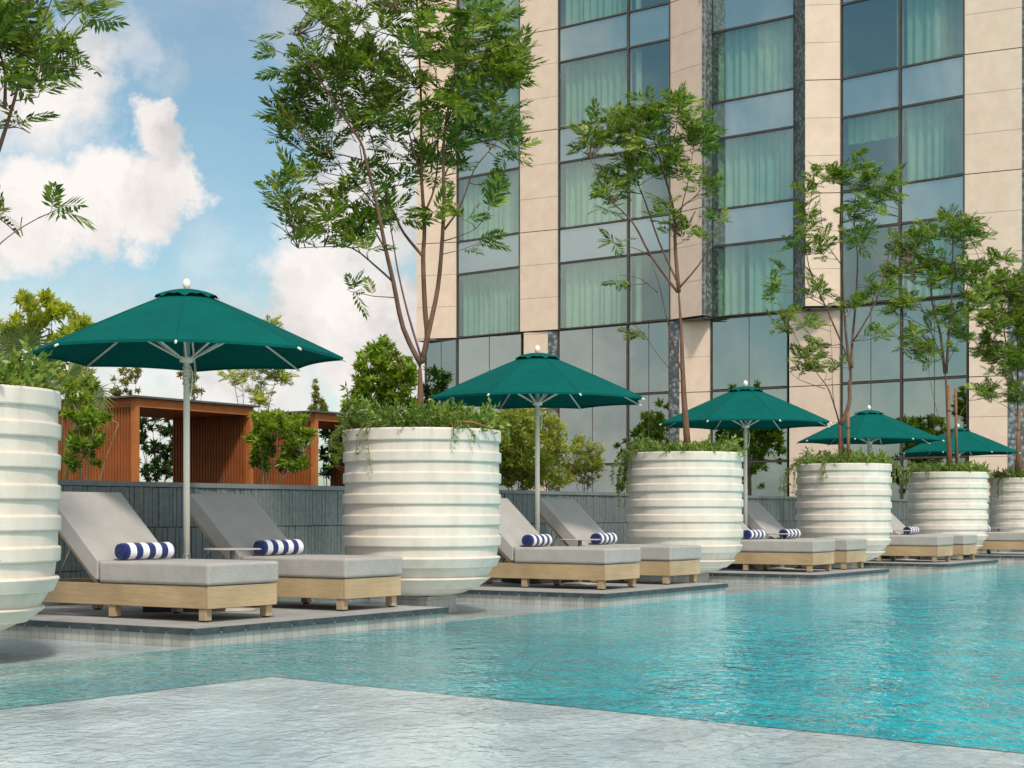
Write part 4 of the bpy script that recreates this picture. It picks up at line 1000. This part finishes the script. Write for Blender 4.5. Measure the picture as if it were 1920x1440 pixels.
# stakes and a loose brown stick
def stake(p, base, top, r_, lab):
    k = p[1]/F; W = lambda x, y: Vector(((x-960)*k, p[1], CAMZ+(YH-y)*k))
    a = W(*base); b = W(*top); a.z = 1.50; o = empty('wooden_stake', a); tag(o, lab, 'stake', 'wooden stakes holding the young trees')
    m = MB(); m.tube([Vector((0, 0, 0)), b-a], r_, 12); m.build('pole', MAT['stake'], o)
    m = MB(); c = (b-a)*0.72; m.tube([c+Vector((r_*1.25*math.cos(t), r_*1.25*math.sin(t), 0)) for t in np.linspace(0, 2*math.pi, 13)], 0.006, 5); m.build('tie', MAT['darkstone'], o)
stake((PL[3][0], PL[3][1]-0.18), (1591, 866), (1590, 772), 0.026, 'brown stake beside the forked trunk, right of the third umbrella')
stake((PL[4][0], PL[4][1]-0.30), (1777, 880), (1779, 722), 0.031, 'taller brown stake, left one of the two in the fifth planter')
stake((PL[4][0]+.2, PL[4][1]-0.12), (1794, 880), (1792, 729), 0.027, 'brown stake with its top slightly lower, right one of the two in the fifth planter')
stake((PL[5][0], PL[5][1]-0.25), (1905, 893), (1911, 768), 0.034, 'leaning brown stake at the right edge of the photo')
s_ = MB(); s_.tube([(0.0, 0, 0), (.10, -.03, .045), (.22, -.03, .04), (.34, 0, .005)], [0.012, 0.013, 0.012, 0.010], 8)
so = s_.build('brown_stick', MAT['stake']); so.location = (PL[1][0]+0.27, PL[1][1]-0.60, 1.585); tag(so, 'curved reddish brown stick lying on the rim of the tallest tree\'s planter', 'stick')

# ------------------------------------------------------------------ shrubs and trees beyond the wall
def auto_stems(bx, by, tips, r0, seed, jitter=8):
    r = random.Random(seed); out = []
    for (tx, ty) in tips:
        mx, my = bx+(tx-bx)*0.35+r.uniform(-jitter, jitter), by+(ty-by)*0.5
        out.append((r0*r.uniform(.6, 1.0), [(bx+r.uniform(-jitter, jitter)*0.3, by), (mx, my), (tx, ty)], r.uniform(-.4, .4)))
    return out
def shrub(name, px, Y, base_y, tips, blobs, lab, cat, group, **kw):
    seed = kw.get('seed', 1); r0 = kw.pop('r0', 0.02)
    return tree_px(name, ((px-960)/F*Y, Y, CAMZ+(YH-base_y)*Y/F), auto_stems(px, base_y, tips, r0, seed), blobs, lab, cat, group, **kw)
def by(Y, z=0.6): return YH+(CAMZ-z)*F/Y
GS = 'shrubs growing beyond the tiled wall'; GT = 'trees standing beyond the cabanas'
shrub('shrub', 165, 17.0, by(17), [(140, 820), (165, 800), (190, 810), (205, 790), (150, 780)], [(155, 800, 44, 32), (192, 790, 26, 18), (142, 850, 26, 34), (175, 830, 34, 20), (140, 755, 34, 34), (150, 715, 30, 20)], 'green shrub between the left-edge planter and the first cabana, under the palm fans', 'shrub', GS, tmpl=WHO, leafmat='leafbright', flen=0.10, per=8, dens=1.3, seed=31, depth=0.5, r0=0.015, barkmat='greybark')
shrub('shrub', 490, 22.0, by(22), [(500, 830), (530, 800), (560, 830), (575, 850), (520, 790), (490, 800), (545, 870)], [(532, 802, 56, 30), (500, 788, 34, 26), (562, 828, 30, 30), (518, 838, 50, 24), (575, 868, 18, 16), (540, 868, 34, 18), (482, 835, 16, 34), (495, 872, 22, 16)], 'rounded glossy green shrub between the two cabanas', 'shrub', GS, tmpl=WHO, leafmat='leafbright', flen=0.10, per=8, dens=1.7, seed=32, depth=0.6, r0=0.022, barkmat='greybark')
shrub('shrub', 292, 27.5, by(27.5), [(265, 820), (292, 800), (320, 820), (300, 780), (275, 790), (330, 800), (255, 850)], [(292, 785, 48, 30), (265, 820, 26, 30), (325, 815, 24, 30), (292, 850, 48, 30), (300, 880, 48, 20)], 'dark leafy shrub seen through the opening of the first cabana', 'shrub', GS, tmpl=WHO, leafmat='leafdark', flen=0.11, per=8, dens=0.85, seed=33, depth=0.9, r0=0.02)
shrub('shrub', 612, 29.0, by(29), [(605, 830), (620, 820), (612, 860)], [(612, 860, 24, 34), (625, 830, 14, 24), (605, 800, 12, 30)], 'dark shrub seen through the opening of the second cabana', 'shrub', GS, tmpl=WHO, leafmat='leafdark', flen=0.11, per=7, dens=0.7, seed=34, depth=0.9, r0=0.02)
shrub('shrub', 645, 21.0, by(21), [(640, 830), (655, 800), (640, 790)], [(640, 835, 14, 24), (632, 860, 10, 20), (650, 800, 14, 12)], 'thin shrub just left of the tallest tree\'s planter', 'shrub', GS, tmpl=SPR, leafmat='leafbright', flen=0.16, per=5, dens=0.9, seed=35, depth=0.3, r0=0.01)
shrub('shrub', 965, 24.0, by(24), [(950, 800), (980, 790), (960, 840), (1000, 820), (945, 860)], [(958, 800, 42, 38), (975, 855, 42, 42), (950, 885, 34, 30), (1000, 890, 30, 28), (985, 795, 28, 26), (930, 830, 20, 50)], 'tall olive green shrub right of the tallest tree\'s planter, left of the second umbrella pole', 'shrub', GS, tmpl=SPR, leafmat='leafhedge', flen=0.20, per=8, dens=1.9500000000000002, seed=36, depth=0.6, r0=0.014)
shrub('shrub', 1030, 25.0, by(25), [(1000, 820), (1030, 800), (1045, 830), (1020, 780), (1005, 860)], [(1025, 800, 20, 36), (1035, 850, 30, 36), (1012, 875, 30, 34), (1048, 820, 16, 26), (998, 785, 14, 38), (1042, 900, 36, 18), (1020, 765, 10, 18)], 'airy olive shrub in front of the hotel pillar, right of the second umbrella pole', 'shrub', GS, tmpl=SPR, leafmat='leafhedge', flen=0.18, per=7, dens=1.6500000000000001, seed=37, depth=0.6, r0=0.012)
shrub('shrub', 1095, 26.0, by(26), [(1080, 850), (1105, 840), (1120, 860), (1070, 870), (1095, 830)], [(1085, 838, 22, 16), (1110, 855, 22, 20), (1075, 880, 26, 20), (1105, 890, 28, 18), (1120, 870, 14, 14)], 'round bronze-tipped shrub left of the slim-trunked tree\'s planter', 'shrub', GS, tmpl=SPR, leafmat='leafhedge', flen=0.15, per=7, dens=2.25, seed=38, depth=0.5, r0=0.014)
shrub('background_tree', 90, 24.0, by(24), [(60, 620), (100, 580), (150, 610), (30, 640), (120, 640), (170, 640), (80, 660)], [(80, 570, 60, 26), (140, 605, 45, 24), (40, 620, 45, 26), (90, 635, 80, 24), (20, 670, 40, 26), (110, 690, 60, 30), (160, 720, 34, 30), (60, 600, 40, 20), (150, 650, 40, 20)], 'yellow-green tree rising behind the left-edge planter', 'tree', GT, tmpl=WHO, leafmat='leafyellow', flen=0.17, per=7, dens=0.62, seed=41, depth=1.1, r0=0.03, barkmat='greybark')
shrub('background_tree', 240, 33.0, by(33), [(240, 700), (225, 730), (255, 720)], [(240, 700, 24, 16), (238, 730, 28, 16), (230, 715, 16, 10)], 'thin small-leaved tree above the left end of the first cabana', 'tree', GT, tmpl=WHO, leafmat='leafolive', flen=0.10, per=6, dens=1.1, seed=42, depth=0.5, r0=0.015)
shrub('background_tree', 362, 33.0, by(33), [(362, 700), (350, 720), (372, 740)], [(348, 700, 16, 12), (366, 730, 14, 26), (360, 700, 12, 10)], 'thin small-leaved tree just right of the nearest umbrella pole', 'tree', GT, tmpl=WHO, leafmat='leafolive', flen=0.10, per=6, dens=1.3, seed=43, depth=0.4, r0=0.015)
shrub('background_tree', 478, 30.0, by(30), [(440, 700), (480, 680), (520, 690), (500, 640), (460, 720), (520, 720)], [(440, 705, 28, 18), (480, 690, 40, 26), (520, 700, 22, 24), (505, 612, 18, 10), (490, 740, 34, 20), (500, 650, 30, 30)], 'light green feathery tree right of the first cabana roof', 'tree', GT, tmpl=PIN, leafmat='leafyellow', flen=0.20, per=6, dens=0.8, seed=44, depth=0.8, r0=0.022)
shrub('background_tree', 594, 34.0, by(34), [(594, 722), (588, 745), (602, 750)], [(594, 725, 7, 12), (593, 745, 12, 12), (596, 765, 19, 12), (596, 780, 20, 10)], 'narrow pointed tree above the second cabana', 'tree', GT, tmpl=WHO, leafmat='leafolive', flen=0.10, per=7, dens=2.2, seed=45, depth=0.3, r0=0.014)
shrub('background_tree', 720, 23.0, by(23), [(700, 660), (730, 650), (690, 700), (750, 700), (720, 720), (670, 740), (760, 680)], [(722, 655, 40, 26), (700, 690, 42, 30), (740, 700, 44, 30), (700, 735, 50, 30), (745, 745, 44, 28), (685, 765, 40, 22), (770, 690, 14, 30)], 'bright green bushy tree left of the tallest tree\'s trunk', 'tree', GT, tmpl=WHO, leafmat='leafbright', flen=0.12, per=8, dens=1.35, seed=46, depth=0.9, r0=0.028)
shrub('background_tree', 822, 25.0, by(25), [(810, 730), (835, 720), (825, 750)], [(825, 730, 26, 22), (805, 745, 22, 22), (838, 708, 9, 10), (835, 760, 22, 22), (815, 700, 16, 14)], 'dark green bush-crowned tree right of the tallest tree\'s trunk', 'tree', GT, tmpl=WHO, leafmat='leafdark', flen=0.12, per=8, dens=1.2, seed=47, depth=0.6, r0=0.02)
# trees along the garden side, seen as reflections in the lobby glass
def side_tree(x, y, h, w_, seed, lab):
    k = F/y; px = 960+x*k; P = lambda dx, z: (px+dx*k, YH-(z-CAMZ)*k)
    rr = random.Random(seed)
    st = [(0.14, [P(0, .6), P(.1, h*.3), P(0, h*.45)], 0)]+[(0.07, [P(0, h*.35), P(rr.uniform(-.5, .5)*w_, h*.6), P(rr.uniform(-.8, .8)*w_, h*.85)], rr.uniform(-1, 1)) for _ in range(7)]
    bl = [(*P(rr.uniform(-.7, .7)*w_, h*rr.uniform(.35, .92)), w_*.42*k, h*.13*k) for _ in range(13)]
    tree_px('garden_tree', (x, y, .6), st, bl, lab, 'tree', 'broad trees along the garden side', tmpl=WHO, leafmat='leafbright', barkmat='greybark', flen=0.30, per=6, dens=0.10, seed=seed, depth=1.4)
for i_, (x_, y_, h_, w_) in enumerate([(-19, 42, 6.0, 2.6), (-21, 36, 7.6, 3.0), (-19, 31, 5.6, 2.4), (-20.5, 26.5, 7.2, 2.8), (-18.5, 22, 5.4, 2.4), (-20, 17, 6.6, 2.8)]):
    side_tree(x_, y_, h_, w_, 60+i_, 'broad dark green garden tree, seen as a reflection in the lobby glass')
# fan palm
def fan_palm(px, Y, base, fans, lab):
    k = Y/F; W = lambda x, y, d=0: Vector(((x-960)*k, Y+d, CAMZ+(YH-y)*k)); b0 = W(px, base); root = empty('fan_palm', b0); tag(root, lab, 'palm')
    tb = MB(); r = random.Random(9)
    for (x, y, dx, dy, ln, droop) in fans:
        c = W(x, y, r.uniform(-.2, .2))-b0; tb.tube([Vector((0, 0, 0)), Vector((c.x*0.4, c.y*.4, c.z*0.75)), c], [0.016, 0.010, 0.007], 5)
        d = Vector((dx, -0.45, -dy)).normalized(); side = d.cross(Vector((0, -1, 0.3))).normalized(); nn = side.cross(d)
        m = MB(); nseg = 26
        for i in range(nseg):
            a = R(-125+250*i/(nseg-1)); e = (d*math.cos(a)+side*math.sin(a)).normalized(); t = nn
            L_ = ln*(0.75+0.25*math.cos(a*0.7))*r.uniform(.92, 1.05); wv = e.cross(t).normalized()*ln*0.035
            p1 = c+e*L_*0.45; p2 = c+e*L_+Vector((0, 0, -droop*L_*r.uniform(.5, 1)))
            m.quad([c, p1-wv+t*0.01, p1, c]); m.quad([c, p1, p1+wv+t*.01, c]); m.quad([p1-wv, p2, p1, p1]); m.quad([p1, p2, p1+wv, p1])
        m.build('fan_leaf', MAT['palm'], root)
    tb.build('stalks', MAT['vine'], root)
fan_palm(110, 18.0, by(18), [(130, 700, 0.6, 0.2, .38, .25), (60, 650, 0.1, -1, .40, .15), (158, 770, 0.7, 0.5, .36, .55), (175, 745, 0.8, .1, .34, .5), (20, 660, -.5, -.4, .4, .2), (95, 690, .3, -.3, .36, .3)], 'fan palm with drooping, browning leaves beside the left-edge planter')

# ------------------------------------------------------------------ sky, sun, camera
world = bpy.data.worlds.new("World"); scene.world = world; world.use_nodes = True
nt = world.node_tree; nt.nodes.clear(); out = nt.nodes.new('ShaderNodeOutputWorld')
SUN = Vector((0.32, -0.95, 0)).normalized(); EL = R(52); SUN = Vector((SUN.x*math.cos(EL), SUN.y*math.cos(EL), math.sin(EL)))
sky = N(nt, 'ShaderNodeTexSky'); sky.sky_type = 'NISHITA'; sky.sun_disc = False; sky.sun_elevation = EL; sky.sun_rotation = math.atan2(SUN.x, SUN.y); sky.air_density = 1.0; sky.dust_density = 1.2; sky.ozone_density = 1.6
tint = mixc(nt, 1.0, sky.outputs[0], (0.72, 0.90, 0.83), 'MULTIPLY')
bg = N(nt, 'ShaderNodeBackground', Strength=0.12); L(nt, tint, bg.inputs[0])
tc = N(nt, 'ShaderNodeTexCoord'); nm = N(nt, 'ShaderNodeVectorMath', operation='NORMALIZE'); L(nt, tc.outputs['Generated'], nm.inputs[0])
nz = N(nt, 'ShaderNodeTexNoise', Scale=11.0, Detail=10.0, Roughness=0.66); L(nt, nm.outputs[0], nz.inputs['Vector'])
sb = N(nt, 'ShaderNodeVectorMath', operation='SUBTRACT'); sb.inputs[1].default_value = (0.5, 0.5, 0.5); L(nt, nz.outputs['Color'], sb.inputs[0])
sm = N(nt, 'ShaderNodeVectorMath', operation='SCALE'); sm.inputs['Scale'].default_value = 0.115; L(nt, sb.outputs[0], sm.inputs[0])
wv = N(nt, 'ShaderNodeVectorMath', operation='ADD'); L(nt, nm.outputs[0], wv.inputs[0]); L(nt, sm.outputs[0], wv.inputs[1])
# cumulus masses (direction as across/up in the photo's pixels, radius, edge softness, weight)
clouds = [(40, 400, 120, .3, 1), (150, 395, 105, .3, 1), (265, 385, 95, .3, 1), (340, 345, 70, .3, 1), (292, 255, 70, .25, 1), (300, 215, 45, .3, 1), (60, 170, 125, .55, .95), (140, 110, 90, .6, .9), (225, 70, 70, .9, .55), (310, 130, 40, 1.0, .35),
          (560, 60, 90, .9, .55), (640, 20, 110, .6, .8), (700, 200, 150, .5, .9), (690, 400, 160, .5, .95), (620, 540, 120, .4, 1), (560, 610, 90, .4, 1), (700, 640, 160, .4, 1), (430, 720, 190, .7, .9), (200, 760, 220, .8, .8), (0, 740, 200, .9, .7), (420, 480, 90, 1.2, .35), (800, 100, 200, .6, .85)]
acc = None
for (x, y, rr, soft, wt) in clouds:
    d = Vector(((x-960)/F, 1.0, (YH-y)/F)).normalized(); ang = rr/F
    dn = N(nt, 'ShaderNodeVectorMath', operation='DISTANCE'); L(nt, wv.outputs[0], dn.inputs[0]); dn.inputs[1].default_value = d
    mr = N(nt, 'ShaderNodeMapRange'); mr.interpolation_type = 'SMOOTHSTEP'; mr.inputs[1].default_value = ang*(1.08+soft*0.5); mr.inputs[2].default_value = ang*(0.85-soft*0.7); mr.inputs[3].default_value = 0; mr.inputs[4].default_value = wt
    L(nt, dn.outputs['Value'], mr.inputs[0])
    if acc is None: acc = mr.outputs[0]
    else:
        mx = N(nt, 'ShaderNodeMath', operation='MAXIMUM'); L(nt, acc, mx.inputs[0]); L(nt, mr.outputs[0], mx.inputs[1]); acc = mx.outputs[0]
# scattered clouds over the rest of the sky
n2 = N(nt, 'ShaderNodeTexNoise', Scale=2.3, Detail=9.0, Roughness=0.6, Distortion=0.3); L(nt, nm.outputs[0], n2.inputs['Vector'])
m2_ = N(nt, 'ShaderNodeMapRange'); m2_.interpolation_type = 'SMOOTHSTEP'; m2_.inputs[1].default_value = 0.45; m2_.inputs[2].default_value = 0.60; m2_.inputs[4].default_value = 0.9; L(nt, n2.outputs[0], m2_.inputs[0])
sep = N(nt, 'ShaderNodeSeparateXYZ'); L(nt, nm.outputs[0], sep.inputs[0])
away = N(nt, 'ShaderNodeMapRange'); away.inputs[1].default_value = 0.90; away.inputs[2].default_value = 0.70; L(nt, sep.outputs[1], away.inputs[0])   # the mapped masses cover the far side
mm = N(nt, 'ShaderNodeMath', operation='MULTIPLY'); L(nt, m2_.outputs[0], mm.inputs[0]); L(nt, away.outputs[0], mm.inputs[1])
mx = N(nt, 'ShaderNodeMath', operation='MAXIMUM'); L(nt, acc, mx.inputs[0]); L(nt, mm.outputs[0], mx.inputs[1]); acc = mx.outputs[0]
# thin high veil
nv = N(nt, 'ShaderNodeTexNoise', Scale=3.0, Detail=6.0, Roughness=0.6); mpv = N(nt, 'ShaderNodeMapping'); mpv.inputs['Scale'].default_value = (1, 1, 3); L(nt, nm.outputs[0], mpv.inputs[0]); L(nt, mpv.outputs[0], nv.inputs['Vector'])
mv = N(nt, 'ShaderNodeMapRange'); mv.inputs[1].default_value = 0.40; mv.inputs[2].default_value = 0.75; mv.inputs[3].default_value = 0.0; mv.inputs[4].default_value = 0.30; L(nt, nv.outputs[0], mv.inputs[0])
mx = N(nt, 'ShaderNodeMath', operation='MAXIMUM'); L(nt, acc, mx.inputs[0]); L(nt, mv.outputs[0], mx.inputs[1]); acc = mx.outputs[0]
ns = N(nt, 'ShaderNodeTexNoise', Scale=13.0, Detail=8.0); L(nt, wv.outputs[0], ns.inputs['Vector'])
cc = ramp(nt, ns.outputs[0], [(0.36, (0.52, 0.505, 0.50)), (0.5, (0.69, 0.65, 0.625)), (0.62, (0.79, 0.745, 0.71))])
sdv = N(nt, 'ShaderNodeVectorMath', operation='DOT_PRODUCT'); sdv.inputs[1].default_value = SUN; L(nt, nm.outputs[0], sdv.inputs[0])   # out-of-view clouds on the sun's side brightened to add fill light
gl = N(nt, 'ShaderNodeMapRange'); gl.inputs[1].default_value = 0.15; gl.inputs[2].default_value = 1.0; gl.inputs[3].default_value = 1.0; gl.inputs[4].default_value = 2.6; L(nt, sdv.outputs['Value'], gl.inputs[0])
bc = N(nt, 'ShaderNodeBackground', Strength=1.0); L(nt, cc, bc.inputs[0]); L(nt, gl.outputs[0], bc.inputs[1])
ms = N(nt, 'ShaderNodeMixShader'); L(nt, acc, ms.inputs[0]); L(nt, bg.outputs[0], ms.inputs[1]); L(nt, bc.outputs[0], ms.inputs[2]); L(nt, ms.outputs[0], out.inputs[0])

sd_ = bpy.data.lights.new('sun', 'SUN'); sd_.energy = 2.35; sd_.angle = R(6.0); sd_.color = (1.0, 0.90, 0.78)
so_ = bpy.data.objects.new('sun', sd_); COL.objects.link(so_); so_.rotation_euler = (-SUN).to_track_quat('-Z', 'Y').to_euler(); so_.location = (0, 0, 40)

cam = bpy.data.cameras.new('camera'); co = bpy.data.objects.new('camera', cam); COL.objects.link(co)
co.location = (0, 0, CAMZ); co.rotation_euler = (R(90), 0, 0); cam.sensor_width = 36; cam.lens = 36*F/1920; cam.shift_y = (YH-720)/1920; cam.clip_start = 0.1; cam.clip_end = 5000
scene.camera = co
scene.view_settings.view_transform = 'Standard'; scene.view_settings.look = 'None'; scene.view_settings.exposure = 0.35; scene.view_settings.gamma = 1.0
scene.cycles.max_bounces = 8; scene.cycles.transparent_max_bounces = 16; scene.cycles.sample_clamp_indirect = 6.0
